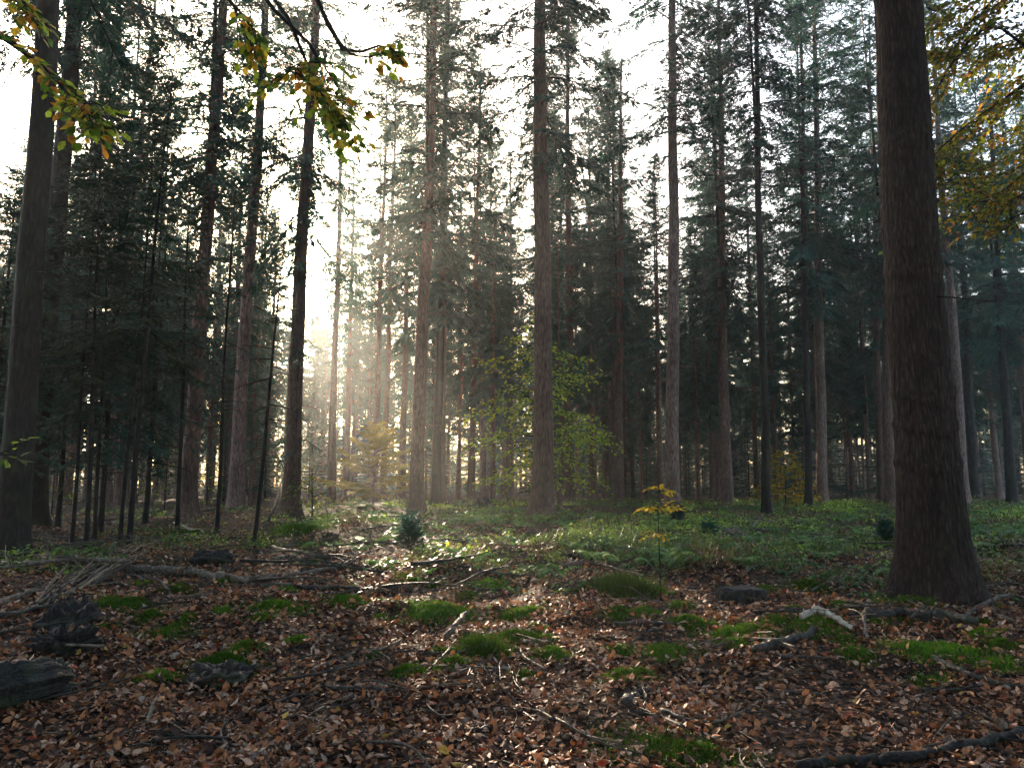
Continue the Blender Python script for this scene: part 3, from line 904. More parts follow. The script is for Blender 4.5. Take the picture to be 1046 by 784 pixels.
broadleaf('young green and lime beech spreading in layers behind the bare centre trunk', 547, 24, 6.4, .05, 2.15, 56, .14, [GREEN, (.24, .38, .03), (.36, .44, .04)], [1.5, 6, 4], 'beech sapling', 'beech_sapling', start=.16, seed=4, gap=.10, lrise=-.02, droop=.35, keep=.85, wild=1)
broadleaf('knee-high yellow beech sapling with two flat leaf tiers before the pale trunk', 675, 8.6, 1.12, .010, .46, 12, .060, [(.66, .48, .04), (.60, .42, .03), LIME], [5, 4, 1], 'beech sapling', 'beech_sapling', seed=9, gap=.032, simple=False, tier=[.97, .80, .99, .79, .83, .96, .77, .55, .8], lean=(.012, 0), droop=.05, lrise=.03)
broadleaf('bushy yellow beech growing under the thin dark and pale brown stem pair', 803, 33, 2.4, .035, 1.3, 34, .14, [(.62, .46, .04), (.30, .36, .04), ORA], [5, 3, 1.5], 'beech sapling', 'beech_sapling', start=.06, seed=12, gap=.07)
for i, (px, d, H, lab) in enumerate([(168, 25, 2.6, 'pale leafy shrub in patchy light between the black pole and flared base'), (52, 27, 2.2, 'low leafy shrub behind the leftmost thin poles'),
                                     (210, 27, 1.8, 'low leafy shrub right of the flared dark base trunk'), (318, 23, 1.5, 'small green shrub at the foot of the stout glow trunk')]):
    broadleaf(lab, px, d, H, .03, 1.1, 16, .09, [LIME, GREEN, YEL], [4, 5, 1], 'shrub', 'leafy_shrub', group='small shrubs among the left poles', start=.1, seed=30 + i, gap=.14, keep=.8)

# yellowing larch: a small conifer with tiered sprays
p = at(381, 28)
root = tag(empty('larch_sapling', p, 0, .92), 'yellowish young larch with wide tiered boughs standing in the sunbeams', 'larch sapling')
mb = MB(); tube(mb, [[0, 0, -.1], [.02, 0, 1.6], [0, 0, 3.3]], [.045, .03, .006], 7); mb.build('trunk', M['bark_grey'], root, smooth=True)
c = bpy.data.objects.new('crown', crown_mesh('larch_crown', 61, 2.7, 2.7, whorl=.24, nb=(4, 6), miss=.1, droop=.12, e_lo=0, e_hi=28, low_taper=.05, spray=.10, step=.05, twig_sp=.07, hang=.2,
                                             cols=((.16, .15, .02), (.36, .30, .04)), mats=[M['bark_grey'], M['leaf']]))
COL.objects.link(c); c.parent = root; c.location = (0, 0, .45)

# small spruce seedlings on the forest floor
sm = crown_mesh('seedling_crown', 63, .42, .30, whorl=.06, nb=(5, 7), miss=.05, droop=.05, e_lo=5, e_hi=60, low_taper=.05, spray=.06, step=.04, twig_sp=.05, hang=.05)
for i, (px, py, s, lab) in enumerate([(419, 566, .85, 'dark bushy spruce seedling on open leaf litter before the close dark pair'), (724, 560, .6, 'dark spruce seedling left of the pale broken stump'),
                                      (905, 556, .6, 'spruce seedling in the green cover left of the big dark trunk'), (692, 536, .7, 'small spruce seedling at the foot of the pale trunk')]):
    p = gp(px, py)
    root = tag(empty('spruce_seedling', p, i * 1.1, s), lab, 'spruce seedling', 'spruce seedlings on the forest floor')
    mb = MB(); tube(mb, [[0, 0, -.05], [0, 0, .2], [0, 0, .43]], [.012, .008, .002], 5); mb.build('trunk', M['bark_dark'], root)
    c = bpy.data.objects.new('crown', sm); COL.objects.link(c); c.parent = root

# beech outside the left edge whose boughs hang into the top left
def edge_tree(label, base, H, r0, limbs, leaf, cols, wts, seed, gap, spread, simple, more=0, jit=.3):
    rg = np.random.default_rng(seed)
    root = tag(empty('beech_tree', base), label, 'beech tree', 'broadleaved trees at the picture edges')
    B = np.array(base)
    mb = MB(); zz = np.linspace(-.3, H, 16)
    T = np.stack([.05 * np.sin(zz), .05 * np.cos(zz * .8), zz], -1)
    tube(mb, T, np.linspace(r0 * 1.25, r0 * .4, 16), 16, rough=.1, freq=3); mb.build('trunk', M['bark_grey'], root, smooth=True)
    for pts, sp, kp, lf in [l for l in limbs] + [([l[0][0]] + [(q[0] + rg.normal(0, jit), q[1] + rg.normal(0, jit), q[2] + rg.normal(0, jit * .8)) for q in l[0][1:]],) + l[1:] for l in limbs for _ in range(more)]:
        mb = MB()
        Pw = [np.array(q) - B for q in pts]
        z = Pw[0][2]
        Pw[0] = np.array([np.interp(z, zz, T[:, 0]), np.interp(z, zz, T[:, 1]), z])
        L = sum(np.linalg.norm(Pw[i + 1] - Pw[i]) for i in range(len(Pw) - 1))
        leafy_branch(mb, Pw, .006 + .0035 * L, leaf, cols, wts, rg, spread=sp, start=lf, gap=gap, simple=simple, droop=.35, keep=kp)
        mb.build('bough', [M['bark_dark'], M['leaf']], root)
    return root

b1 = at(-190, 4.6)
z1 = lambda z: (b1.x, b1.y, b1.z + z)
edge_tree('beech rooted outside the left edge, its green and yellow twigs hanging in at top left', tuple(b1), 9.0, .16, [
    ([z1(4.2), up_at(60, -110, 4.6), up_at(205, -70, 4.7), up_at(283, 2, 4.7), up_at(312, 62, 4.7), up_at(332, 102, 4.7), up_at(354, 128, 4.7)], .42, .9, .66),
    ([z1(4.4), up_at(100, -120, 4.9), up_at(290, -40, 5.0), up_at(345, 42, 5.0), up_at(370, 58, 5.0), up_at(403, 52, 5.0)], .16, .5, .80),
    ([z1(4.0), up_at(100, -100, 4.5), up_at(200, -30, 4.5), up_at(243, 10, 4.5), up_at(262, 34, 4.5)], .26, .85, .78),
    ([z1(3.2), up_at(-60, 10, 4.4), up_at(10, 42, 4.3), up_at(48, 72, 4.3), up_at(84, 112, 4.3), up_at(100, 122, 4.3)], .30, .8, .42),
    ([z1(3.6), up_at(-60, -40, 4.4), up_at(10, -10, 4.4), up_at(35, 20, 4.4)], .30, .85, .45),
    ([z1(1.4), up_at(-60, 452, 4.6), up_at(-14, 462, 4.6), up_at(16, 466, 4.6)], .10, .5, .8),
], .070, [GREEN, LIME, YEL, ORA], [4, 5, 3, 1.5], 21, .055, .3, False, 1, .10)
b2 = at(1205, 10.5)
z2 = lambda z: (b2.x, b2.y, b2.z + z)
edge_tree('autumn beech rooted outside the right edge, rusty and olive boughs hanging in at top right', tuple(b2), 13.0, .2, [
    ([z2(7.6), up_at(1090, -60, 10.3), up_at(1010, -5, 10.2), up_at(948, 26, 10.0)], .95, .9, .25),
    ([z2(6.8), up_at(1110, 0, 10.6), up_at(1040, 40, 10.6), up_at(985, 74, 10.6)], .85, .9, .2),
    ([z2(6.0), up_at(1100, 70, 10.0), up_at(1040, 92, 10.0), up_at(962, 150, 9.8), up_at(946, 190, 9.8)], .9, .9, .25),
    ([z2(5.4), up_at(1110, 130, 10.8), up_at(1050, 150, 10.8), up_at(985, 185, 10.8)], .8, .85, .2),
    ([z2(4.8), up_at(1110, 180, 10.2), up_at(1046, 202, 10.2), up_at(1000, 206, 10.2), up_at(962, 204, 10.2)], .5, .5, .25),
], .085, [(.10, .14, .02), (.22, .25, .025), (.38, .30, .03), ORA, RUST], [5, 5, 3, 2, .5], 22, .050, .8, True, 3, .40)

# ------------------------------------------------------------------ leaf litter (nobody could count it)
def litter():
    rg = np.random.default_rng(40)
    X, Y = [], []
    for y0, y1, den in ((1.6, 3.6, 420), (3.6, 6, 1700), (6, 8.5, 1150), (8.5, 12, 520), (12, 18, 200), (18, 28, 60)):
        hw = .74 * y1 + 1.6
        n = int((y1 - y0) * 2 * hw * den)
        X.append(rg.uniform(-hw, hw, n)); Y.append(rg.uniform(y0, y1, n))
    X, Y = np.concatenate(X), np.concatenate(Y)
    clump = fbm(X * 1.6, Y * 1.6, 4, 3)
    k = rg.random(len(X)) < np.clip(.78 + 1.5 * clump, .34, 1) * (1 - .6 * green_mask(X, Y))
    X, Y = X[k], Y[k]
    n = len(X)
    Z = gz(X, Y) + rg.uniform(.002, .024, n)
    a = rg.uniform(0, 6.283, n)
    D = np.stack([np.cos(a), np.sin(a), rg.normal(0, .38, n)], -1)
    U = np.array([0, 0, 1.0]) + rg.normal(0, .5, (n, 3))
    ln = (.018 + .048 * rg.random(n) ** 1.4) * (1 + .03 * Y)
    cols = [(.23, .085, .034), (.33, .13, .05), (.38, .17, .075), (.50, .31, .21), (.055, .024, .013), (.42, .26, .05), (.32, .06, .026), (.28, .20, .15)]
    w = np.array([4.5, 4, 3.2, 3.6, 6, .35, .6, 2.0])
    col = palette(n, cols, w, rg, .2) * (1 + .35 * fbm(X * .7, Y * .7, 9, 2))[:, None]
    mb = MB()
    leaves(mb, np.stack([X, Y, Z], -1), D, U, ln, ln * rg.uniform(.5, .75, n), col, 0, rg.uniform(-.5, .8, n), rg.uniform(-.5, .7, n), rg)
    n = 26000                                  # needles, bark crumbs and twiglets between the leaves
    y = 3 + 11 * rg.random(n) ** 1.3; x = rg.uniform(-1, 1, n) * (.72 * y + 1); z = gz(x, y) + rg.uniform(.004, .03, n)
    a = rg.uniform(0, 6.283, n); d = np.stack([np.cos(a), np.sin(a), rg.normal(0, .15, n)], -1) * rg.uniform(.02, .09, (n, 1)) * .5
    wv = np.stack([-np.sin(a), np.cos(a), 0 * a], -1) * rg.uniform(.0012, .004, (n, 1)); c = np.stack([x, y, z], -1); u = np.array([0, 0, .004])
    V = np.stack([c - d - wv, c + d - wv * .5, c + d + wv * .5, c - d + wv + u], 1).reshape(-1, 3)
    mb.add(V, np.arange(n * 4).reshape(-1, 4), m=0, col=np.repeat(palette(n, [(.05, .03, .02), (.12, .07, .04), (.22, .15, .10)], [4, 3, 1], rg), 4, 0))
    tag(mb.build('leaf_litter', M['litter']), kind='stuff')
litter()

# ------------------------------------------------------------------ low green cover
def undergrowth():
    rg = np.random.default_rng(50)
    n0 = 42000
    Y = 7.5 + 38.5 * rg.random(n0) ** 1.25 ; X = rg.uniform(-1, 1, n0) * (.75 * Y + 2)
    # more of it near than far
    k = rg.random(n0) < np.clip(np.clip(green_mask(X, Y) * (.55 + 3.6 * fbm(X * .9, Y * .7, 77, 3)), 0, 1.2) ** 1.2 * np.clip(16 / Y, .2, 1.1) * np.where(X < -1.5, .55, 1.15), 0, 1)
    X, Y = X[k], Y[k]
    n = len(X)
    Z = gz(X, Y)
    hgt = rg.uniform(.05, .20, n) * np.clip(.5 + Y / 22, .6, 1.3) * (1 + .8 * vnoise(X * .8, Y * .8, 5))
    hue = np.clip(.42 + 1.5 * fbm(X * .6, Y * .45, 30, 3) + rg.normal(0, .2, n), 0, 1)[:, None]
    base = (np.array((.05, .12, .025)) * (1 - hue) + np.array((.40, .52, .06)) * hue ** 1.3)
    brown = (fbm(X * .8 + 60, Y * .6, 12, 3) > .13) & (rg.random(n) < .8)
    base[brown] = np.array((.15, .085, .04))
    mb = MB()
    for q in range(13):
        a = rg.uniform(0, 6.283, n); r = hgt * rg.uniform(.1, 1.0, n); z = hgt * rg.uniform(.25, 1.0, n) * (1 - .4 * (r / hgt) ** 2)
        P = np.stack([X + np.cos(a) * r, Y + np.sin(a) * r, Z + z], -1)
        D = np.stack([np.cos(a + rg.normal(0, .7, n)), np.sin(a + rg.normal(0, .7, n)), rg.normal(-.1, .4, n)], -1)
        ln = rg.uniform(.035, .075, n) * (.7 + Y / 26)
        leaves(mb, P, D, np.array([0, 0, 1.0]) + rg.normal(0, .45, (n, 3)), ln, ln * rg.uniform(.4, .6, n), base * rg.uniform(.6, 1.4, (n, 1)), 0, .1, .2, rg, True)
    # fern fronds
    nf = 520
    fy = 9.5 + 18 * rg.random(nf); fx = rg.uniform(-.35, 1, nf) * (.7 * fy + 1)
    kf = rg.random(nf) < np.clip(green_mask(fx, fy) * (1 + 2 * fbm(fx * .6, fy * .5, 55, 3)), 0, 1)
    fx, fy = fx[kf], fy[kf]; nf = len(fx); fz = gz(fx, fy)
    fh = rg.uniform(.22, .5, nf)
    for q in range(6):
        a = rg.uniform(0, 6.283, nf); d = np.stack([np.cos(a), np.sin(a), 0 * a], -1); sd2 = np.stack([-np.sin(a), np.cos(a), 0 * a], -1)
        fc = np.array((.06, .17, .035)) + np.array((.16, .16, .01)) * rg.random((nf, 1)) ** 2
        for t in np.linspace(.2, 1, 9):
            b = np.stack([fx, fy, fz], -1) + d * (fh * t * .95)[:, None] + np.array([0, 0, 1.0]) * (fh * (1.25 * t - .95 * t * t))[:, None]
            for sg in (1, -1):
                pl = fh * .42 * (1.08 - t) + .015
                leaves(mb, b, sd2 * sg + d * .45 + np.array([0, 0, -.15]), np.array([0, 0, 1.0]) + rg.normal(0, .25, (nf, 3)), pl, pl * .30 + .006, fc * rg.uniform(.75, 1.25, (nf, 1)), 0, .05, .25, rg, True)
    # arching narrow blades (grass and bramble shoots)
    m = rg.random(n) < .22
    for q in range(5):
        x, y, z, h = X[m], Y[m], Z[m], hgt[m]
        nn = len(x)
        a = rg.uniform(0, 6.283, nn); d = np.stack([np.cos(a), np.sin(a), 0 * a], -1)
        b = np.stack([x, y, z - .01], -1) + d * rg.uniform(0, .1, (nn, 1))
        L = h * rg.uniform(.8, 1.7, nn)
        w = np.stack([-np.sin(a), np.cos(a), 0 * a], -1) * (.003 + .00035 * y)[:, None]
        p1 = b + d * (L * .3)[:, None] + np.array([0, 0, 1.0]) * (L * .75)[:, None]
        p2 = b + d * (L * .8)[:, None] + np.array([0, 0, 1.0]) * (L * .8)[:, None]
        V = np.stack([b - w, b + w, p1 + w * .8, p1 - w * .8, p2], 1).reshape(-1, 3)
        i = (np.arange(nn) * 5)[:, None]
        c = (np.array((.07, .09, .025)) + np.array((.08, .05, .015)) * rg.random((nn, 1)))
        mb.add(V, i + np.array([0, 1, 2, 3]), i + np.array([3, 2, 4]), m=0, col=np.repeat(c, 5, 0))
    tag(mb.build('undergrowth', M['herb']), kind='stuff')
undergrowth()

# ------------------------------------------------------------------ moss cushions
GM = 'moss cushions on the forest floor'
def moss(px, py, w, h, label, tone=1.0, seed=0, grassy=False):
    """px, py: middle of the near edge; w, h: size in photograph pixels"""
    rg = np.random.default_rng(int(px * 13 + py))
    p = gp(px, py)
    d = p.y
    rx = w * d / F / 2; ry = rx * .62 + .03
    hh = min(max(h * d / F * .42, .035), rx * .4)
    hh *= .8 if not grassy else .25
    c = Vector((p.x, p.y + ry * .8, 0))
    nr, na = 15, 44
    r = np.linspace(0, 1, nr)[:, None]; a = np.linspace(0, 2 * np.pi, na, endpoint=False)[None]
    out = 1 + .6 * fbm(np.cos(a) * 1.3 + px, np.sin(a) * 1.3 + py, 2, 3)
    X = c.x + np.cos(a) * r * rx * out; Y = c.y + np.sin(a) * r * ry * out
    dome = np.clip(1 - r ** 2.2, 0, 1) ** .75
    lump = 1 + .75 * fbm(X * (1.4 / rx), Y * (1.4 / rx), py, 3) + .25 * fbm(X * 14, Y * 14, 1, 2)
    Zg = gz(X, Y)
    Zt = Zg + dome * hh * np.clip(lump, .15, 2) - .03 * r ** 3
    V = np.stack([X + 0 * Zt, Y + 0 * Zt, Zt], -1).reshape(-1, 3)
    i = np.arange(nr - 1)[:, None] * na; j = np.arange(na)[None]; j2 = (j + 1) % na
    Q = np.stack([i + j, i + na + j, i + na + j2, i + j2], -1).reshape(-1, 4)
    dark, lite = np.array((.018, .045, .006)) * tone, np.array((.11, .22, .016)) * tone
    k = np.clip(.45 + .8 * fbm(X * 6, Y * 6, 3, 2) + 0 * Zt, 0, 1).reshape(-1, 1)
    mb = MB(); mb.add(V, Q, m=0, col=(dark + (lite - dark) * k * .6))
    n = int(min(5200, max(900, 2600 * rx * ry * 40 / max(1, d / 9))))
    u = np.minimum(np.sqrt(rg.random(n)), .999); t = rg.uniform(0, 6.283, n)
    ui = u * (nr - 1); k0 = np.minimum(ui.astype(int), nr - 2); f = ui - k0
    ta = t / 6.283 * na; j0 = ta.astype(int) % na
    G = V.reshape(nr, na, 3)
    P = G[k0, j0] * (1 - f)[:, None] + G[k0 + 1, j0] * f[:, None] + rg.normal(0, rx * .03, (n, 3)) * [1, 1, .1]
    sp = rg.random(n) < .45                   # straggling fibres creeping out over the leaves
    P[sp, :2] = np.array([c.x, c.y]) + (P[sp, :2] - [c.x, c.y]) * rg.uniform(1.0, 1.75, (sp.sum(), 1)) + rg.normal(0, rx * .2, (sp.sum(), 2))
    P[sp, 2] = np.maximum(gz(P[sp, 0], P[sp, 1]) + .008, np.where(False, 0, P[sp, 2] * 0 - 99))
    s = (rg.uniform(.012, .03, n) if not grassy else rg.uniform(.05, .16, n)) * (1 + d / 25)
    up = norm(np.array([0, 0, 1.0]) + rg.normal(0, .45, (n, 3)))
    sd_ = norm(np.cross(up, rg.normal(0, 1, (n, 3)))) * (s * (.16 if not grassy else .035))[:, None]
    W = np.stack([P - sd_, P + sd_, P + up * s[:, None]], 1).reshape(-1, 3)
    cc = dark + (lite - dark) * np.clip(rg.random((n, 1)) * .8 + .35 * fbm(P[:, 0] * 7, P[:, 1] * 7, 8, 2)[:, None] + .2, 0, 1.2)
    mb.add(W, None, np.arange(n * 3).reshape(-1, 3), m=0, col=np.repeat(cc, 3, 0))
    nl = int(4 + w / 6)                       # fallen leaves caught in the moss
    u = np.sqrt(rg.random(nl)) * (nr - 2); k0 = u.astype(int); j0 = rg.integers(0, na, nl)
    P = G[k0, j0] + [0, 0, .012]
    ln = rg.uniform(.025, .06, nl) * (1 + .03 * d)
    leaves(mb, P, np.stack([rg.normal(0, 1, nl), rg.normal(0, 1, nl), rg.normal(0, .25, nl)], -1), np.array([0, 0, 1.0]) + rg.normal(0, .4, (nl, 3)), ln, ln * .6, palette(nl, [(.25, .10, .04), (.36, .18, .09), (.1, .05, .03)], [3, 2, 1], rg), 0, .3, .2, rg)
    o = mb.build('moss_cushion' if not grassy else 'grass_tuft', M['moss'], center=True, smooth=True)
    tag(o, label, 'moss' if not grassy else 'grass tuft', GM if not grassy else None)
    return o

for a in [
    (112, 622, 74, 34, 'large dark green moss mound below the heap of dry bracken', .8),
    (178, 606, 24, 18, 'dark round moss-topped hummock under the pale log', .55),
    (150, 637, 26, 10, 'small moss cushion below the large mound at left', .7),
    (163, 652, 36, 12, 'flat moss cushion on the leaves, left of centre ground', .7),
    (99, 648, 20, 10, 'small round moss cushion right of the black rotten stump', .8),
    (154, 697, 34, 13, 'moss cushion nearest the foreground log at left', .9),
    (222, 690, 58, 18, 'moss patch capping the dark earth hummock at lower left', .6),
    (284, 625, 50, 16, 'moss bank below the left end of the long thin log', .9),
    (352, 620, 40, 15, 'moss cushion under the middle of the long thin log', .8),
    (455, 636, 78, 26, 'wide moss hummock below the right end of the long thin log', .85),
    (499, 604, 30, 16, 'round bright moss dome just above the long thin log', 1.1),
    (445, 602, 22, 10, 'small moss tuft touching the long thin log', .8),
    (416, 691, 42, 14, 'bright low moss cushion alone on the open leaf litter', 1.1),
    (458, 682, 38, 17, 'moss cushion right of the lone bright low cushion', .95),
    (533, 636, 44, 17, 'dark moss cushion straight below the centre trunk', .75),
    (534, 656, 54, 14, 'mossy ridge below the dark cushion at centre', .8),
    (564, 673, 34, 16, 'moss cushion at lower centre, end of the mossy ridge', 1.0),
    (537, 696, 30, 10, 'smallest dark moss cushion of lower centre', .6),
    (632, 637, 28, 14, 'left cushion of the moss pair before the yellow sapling', .8),
    (658, 630, 26, 14, 'right cushion of the moss pair before the yellow sapling', .95),
    (708, 641, 30, 16, 'moss cushion at the right end of the mossy stick', .95),
    (682, 672, 44, 15, 'flat moss cushion below the mossy stick', .8),
    (758, 649, 54, 12, 'long bright moss strip below the dark wet stone', 1.15),
    (749, 660, 30, 12, 'short moss patch under the long bright strip', .9),
    (796, 645, 26, 12, 'moss patch left of the white broken branch', .9),
    (838, 645, 40, 12, 'bright moss under the white broken branch', 1.1),
    (864, 657, 18, 12, 'tiny moss dome below the fork of the white branch', 1.0),
    (876, 673, 28, 15, 'moss dome below the thick dark log', 1.05),
    (970, 674, 70, 26, 'widest and brightest moss mat, in front of the big trunk', 1.25),
    (1028, 664, 30, 14, 'moss cushion at the right edge beside the bright mat', .9),
    (828, 605, 30, 12, 'moss cushion on open leaves left of the big trunk', .75),
    (950, 620, 70, 14, 'mossy bank at the foot of the big trunk', .7),
    (700, 782, 110, 18, 'olive moss bank at the bottom edge', .75),
    (590, 553, 40, 10, 'moss patch near the foot of the centre trunk', .9),
    (175, 548, 50, 12, 'moss patch behind the bracken heap, near the poles', .8)]:
    moss(*a)
moss(489, 672, 34, 26, 'ragged grassy tuft left of the mossy ridge', .75, grassy=True)
moss(300, 548, 34, 16, 'leafy grass tuft at the foot of the stout glow trunk', .8, grassy=True)
moss(640, 612, 44, 12, 'low grass tuft left of the yellow sapling stem', .6, grassy=True)

rgm = np.random.default_rng(60)
for i in range(46):
    px, py = rgm.uniform(120, 1030), 590 + 110 * rgm.random() ** 1.3
    if px > 900 and py < 615: continue
    w_ = rgm.uniform(10, 26) * (.6 + (py - 560) / 160)
    o = moss(px, py, w_, w_ * .3, 'small scrap of moss among the fallen leaves', rgm.uniform(.6, 1.05))
    o['group'] = 'scraps of moss among the leaves'

# ------------------------------------------------------------------ dead wood
def wood(label, pts, w, m='wood_dark', name='fallen_branch', cat='branch', group=None, forks=3, lift=.4, sides=9, seed=None, taper=.45, rough=.28, freq=None, wob=.22, groove=0.0, jag=0.0):
    """a bent branch lying over ground pixels pts (px, py[, lift]); w = width in photograph pixels"""
    rg = np.random.default_rng(int(sum(q[0] for q in pts)) if seed is None else seed)
    P = []
    for q in pts:
        g = gp(q[0], q[1])
        P.append(g)
    dm = sum(p.y for p in P) / len(P)
    r = w * dm / F / 2
    P = [np.array(p) + [0, 0, r * lift + .018 + (q[2] if len(q) > 2 else 0)] for p, q in zip(P, pts)]
    n = max(14, len(pts) * 7)
    S = smooth_path(P, n)
    S[1:-1] += rg.normal(0, r * wob, (n - 2, 3))
    S[:, 2] = np.maximum(S[:, 2], gz(S[:, 0], S[:, 1]) + r * .3 + .012)
    mb = MB()
    tube(mb, S, r * np.linspace(1.0, taper, n) * (1 + rg.normal(0, .05, n)), sides, rough=rough, freq=freq or min(30, .7 / r), seed=rg.uniform(0, 50), groove=groove, jag=jag)
    L = np.linalg.norm(np.diff(S, axis=0), axis=1).sum()
    for k in range(forks):
        t = rg.integers(2, n - 2)
        d = norm(S[t + 1] - S[t]); sd_ = norm(np.cross(d, [0, 0, 1.0])) * rg.choice([-1, 1])
        l2 = L * rg.uniform(.06, .2)
        e = d * .7 + sd_ * rg.uniform(.3, .8) + np.array([0, 0, rg.uniform(-.05, .45)])
        tube(mb, smooth_path([S[t], S[t] + e * l2 * .5, S[t] + e * l2 + rg.normal(0, .06, 3) * l2], 6), np.linspace(r * .4, r * .08 + .001, 6), 5, rough=.2, freq=20)
    return tag(mb.build(name, M[m], center=True, smooth=True), label, cat, group)

GB = 'fallen branches and logs'
LG = dict(name='fallen_log', cat='log')
for lab, pts, w, m, kw in [
    ('long thin dark log lying level across the left middle ground', [(248, 601), (310, 603), (380, 604), (450, 606), (512, 605)], 5, 'wood_dark', LG),
    ('pale log with sawn looking end above the large moss mound', [(118, 583), (160, 586), (205, 590), (233, 593)], 9, 'wood_mid', dict(LG, taper=.95, forks=1)),
    ('short dark pole lying level beneath the spruce seedling', [(378, 577), (410, 578), (440, 580)], 5, 'wood_dark', LG),
    ('long dark branch lying to the right of the short dark pole', [(446, 580), (480, 582), (510, 588), (545, 590)], 4.5, 'wood_dark', {}),
    ('grey stick lying among green cover left of the yellow sapling', [(574, 580), (608, 578), (640, 586), (660, 591)], 4, 'wood_mid', {}),
    ('mossy dark stick between the moss pair and its right neighbour', [(628, 641), (660, 640), (700, 641)], 6, 'wood_dark', {}),
    ('thick dark log in front of the big trunk', [(884, 634), (920, 631), (960, 633), (998, 640)], 12, 'wood_dark', dict(LG, taper=.8)),
    ('two-pronged dark branch left of the thick dark log', [(806, 626), (840, 628), (870, 630), (892, 626)], 5, 'wood_dark', {}),
    ('white barkless broken branch, brightest wood on the ground', [(818, 636, .03), (836, 635, .08), (856, 642, .06), (870, 648, .02)], 7, 'wood_pale', dict(forks=2, taper=.6, rough=.10)),
    ('short bent root hanging from the left end of the thick dark log', [(888, 622, .06), (884, 638, .03), (886, 656)], 5, 'wood_mid', {}),
    ('dark log end lying below the dark wet stone', [(772, 668), (800, 660), (832, 650)], 10, 'wood_dark', dict(LG, taper=.8, forks=1)),
    ('pale curved branch rising right of the thick dark log', [(985, 634), (1005, 622, .03), (1030, 615, .05), (1046, 613)], 5, 'wood_mid', {}),
    ('forked stick pointing to the right edge below the bright moss mat', [(955, 678), (985, 690), (1015, 702), (1050, 708)], 7, 'wood_dark', {}),
    ('thick dark curved branch across the bottom right corner', [(812, 788), (880, 781), (950, 776), (1000, 764), (1055, 750)], 9.5, 'wood_black', dict(LG, taper=1.1, forks=2)),
    ('curved thin stick on leaves at lower centre right', [(676, 729), (710, 741), (745, 738), (790, 716)], 5, 'wood_dark', {}),
    ('short knobby dark chunk on leaves at lower centre', [(636, 722), (650, 715), (664, 708)], 9, 'wood_dark', dict(forks=2, taper=.7)),
    ('dark level stick on the leaves under the white branch', [(796, 674), (825, 677), (850, 678)], 5, 'wood_dark', {}),
    ('thin dark stick near the bottom right, level', [(800, 710), (838, 712), (880, 708)], 4, 'wood_dark', {}),
    ('dark thin branch right of centre foot of the bright moss mat', [(940, 710), (985, 707), (1020, 700)], 4, 'wood_dark', {}),
    ('crooked forked root at the right end of the wide moss hummock', [(455, 655), (466, 645, .04), (476, 634, .05), (494, 630)], 6, 'wood_mid', dict(forks=4)),
    ('long crooked stick running up to the wide moss hummock', [(318, 690), (352, 676), (398, 664), (428, 646)], 4, 'wood_mid', dict(forks=5)),
    ('thin dark stick lying level under the lone bright moss cushion', [(338, 707), (372, 706), (410, 709)], 5, 'wood_dark', {}),
    ('dark stick in the lower left leaves', [(262, 731), (290, 720), (326, 714)], 5, 'wood_dark', {}),
    ('thin dark stick at the bottom centre', [(478, 752), (505, 746), (535, 748)], 5, 'wood_dark', {}),
    ('thin forked stick at lower left beside the dark hummock', [(150, 742), (156, 726, .02), (160, 714)], 4, 'wood_mid', {}),
    ('grey branch slanting above the long thin log', [(268, 592), (320, 586), (360, 575), (372, 568)], 5, 'wood_mid', dict(forks=5)),
    ('thin grey branch lying behind the slanting grey branch', [(280, 574), (330, 570), (380, 566)], 4, 'wood_mid', dict(forks=5)),
    ('thick greyish branch between the pale log and the long thin log', [(236, 596), (262, 594), (300, 593)], 7, 'wood_mid', {}),
    ('brown branch with pale broken tip below the stout glow trunk', [(274, 560), (300, 566), (322, 568)], 5, 'wood_mid', {}),
    ('dark level branch behind the bracken heap, far left', [(0, 577), (60, 576), (120, 574)], 5, 'wood_dark', {}),
    ('grey branch pointing at the bracken heap, left edge', [(-10, 622), (30, 610), (70, 600), (110, 585)], 8, 'wood_mid', dict(forks=3)),
    ('dark branch along the left edge below the grey one', [(-10, 636), (30, 628), (66, 620)], 8, 'wood_dark', {}),
    ('pale stick lying among the pole feet left of the lone pole', [(178, 536), (192, 541), (208, 549)], 3.5, 'wood_pale', dict(forks=4)),
    ('flat pale log lying in the cover right of the pale stump', [(782, 537), (800, 536), (820, 537)], 6, 'wood_mid', dict(LG, forks=0, taper=.9)),
    ('thin stick leaning in the cover between pale stump and flat pale log', [(762, 549), (772, 541, .12), (780, 536, .2)], 3.5, 'wood_mid', {}),
    ('dark fallen branch in the cover right of the big trunk', [(998, 575), (1020, 582), (1046, 592)], 5, 'wood_mid', {}),
    ('branch lying behind the yellow sapling in the cover', [(640, 561), (676, 558), (700, 556)], 3.5, 'wood_mid', {}),
    ('branch half hidden in cover right of the seedling by the stump', [(756, 590), (790, 578), (830, 573)], 3.5, 'wood_mid', {}),
]:
    kw = dict(kw)
    wood(lab, pts, w, m, group=GB, **kw)

# bracken heap on the left: dry stems fanned out
rgh = np.random.default_rng(70)
for k in range(26):
    t = k / 25
    x0, y0 = 28 + 70 * t * rgh.uniform(.6, 1), 628 - 26 * t
    x1, y1 = 112 + 40 * t + rgh.uniform(-26, 18), 568 - 8 * t + rgh.uniform(-8, 14)
    xm, ym = (x0 + x1) / 2 + rgh.uniform(-6, 6), (y0 + y1) / 2 - rgh.uniform(-2, 5)
    wood('dry thin stem in the fanned heap above the left moss mound', [(x0, y0, .02), (xm, ym, .05), (x1, y1, .05)], rgh.uniform(1.3, 2.8), ['wood_mid', 'wood_dark', 'straw', 'wood_dark'][k % 4], name='dry_stem', cat='dry stem', group='dry stems in the bracken heap', forks=2, seed=700 + k, sides=6)

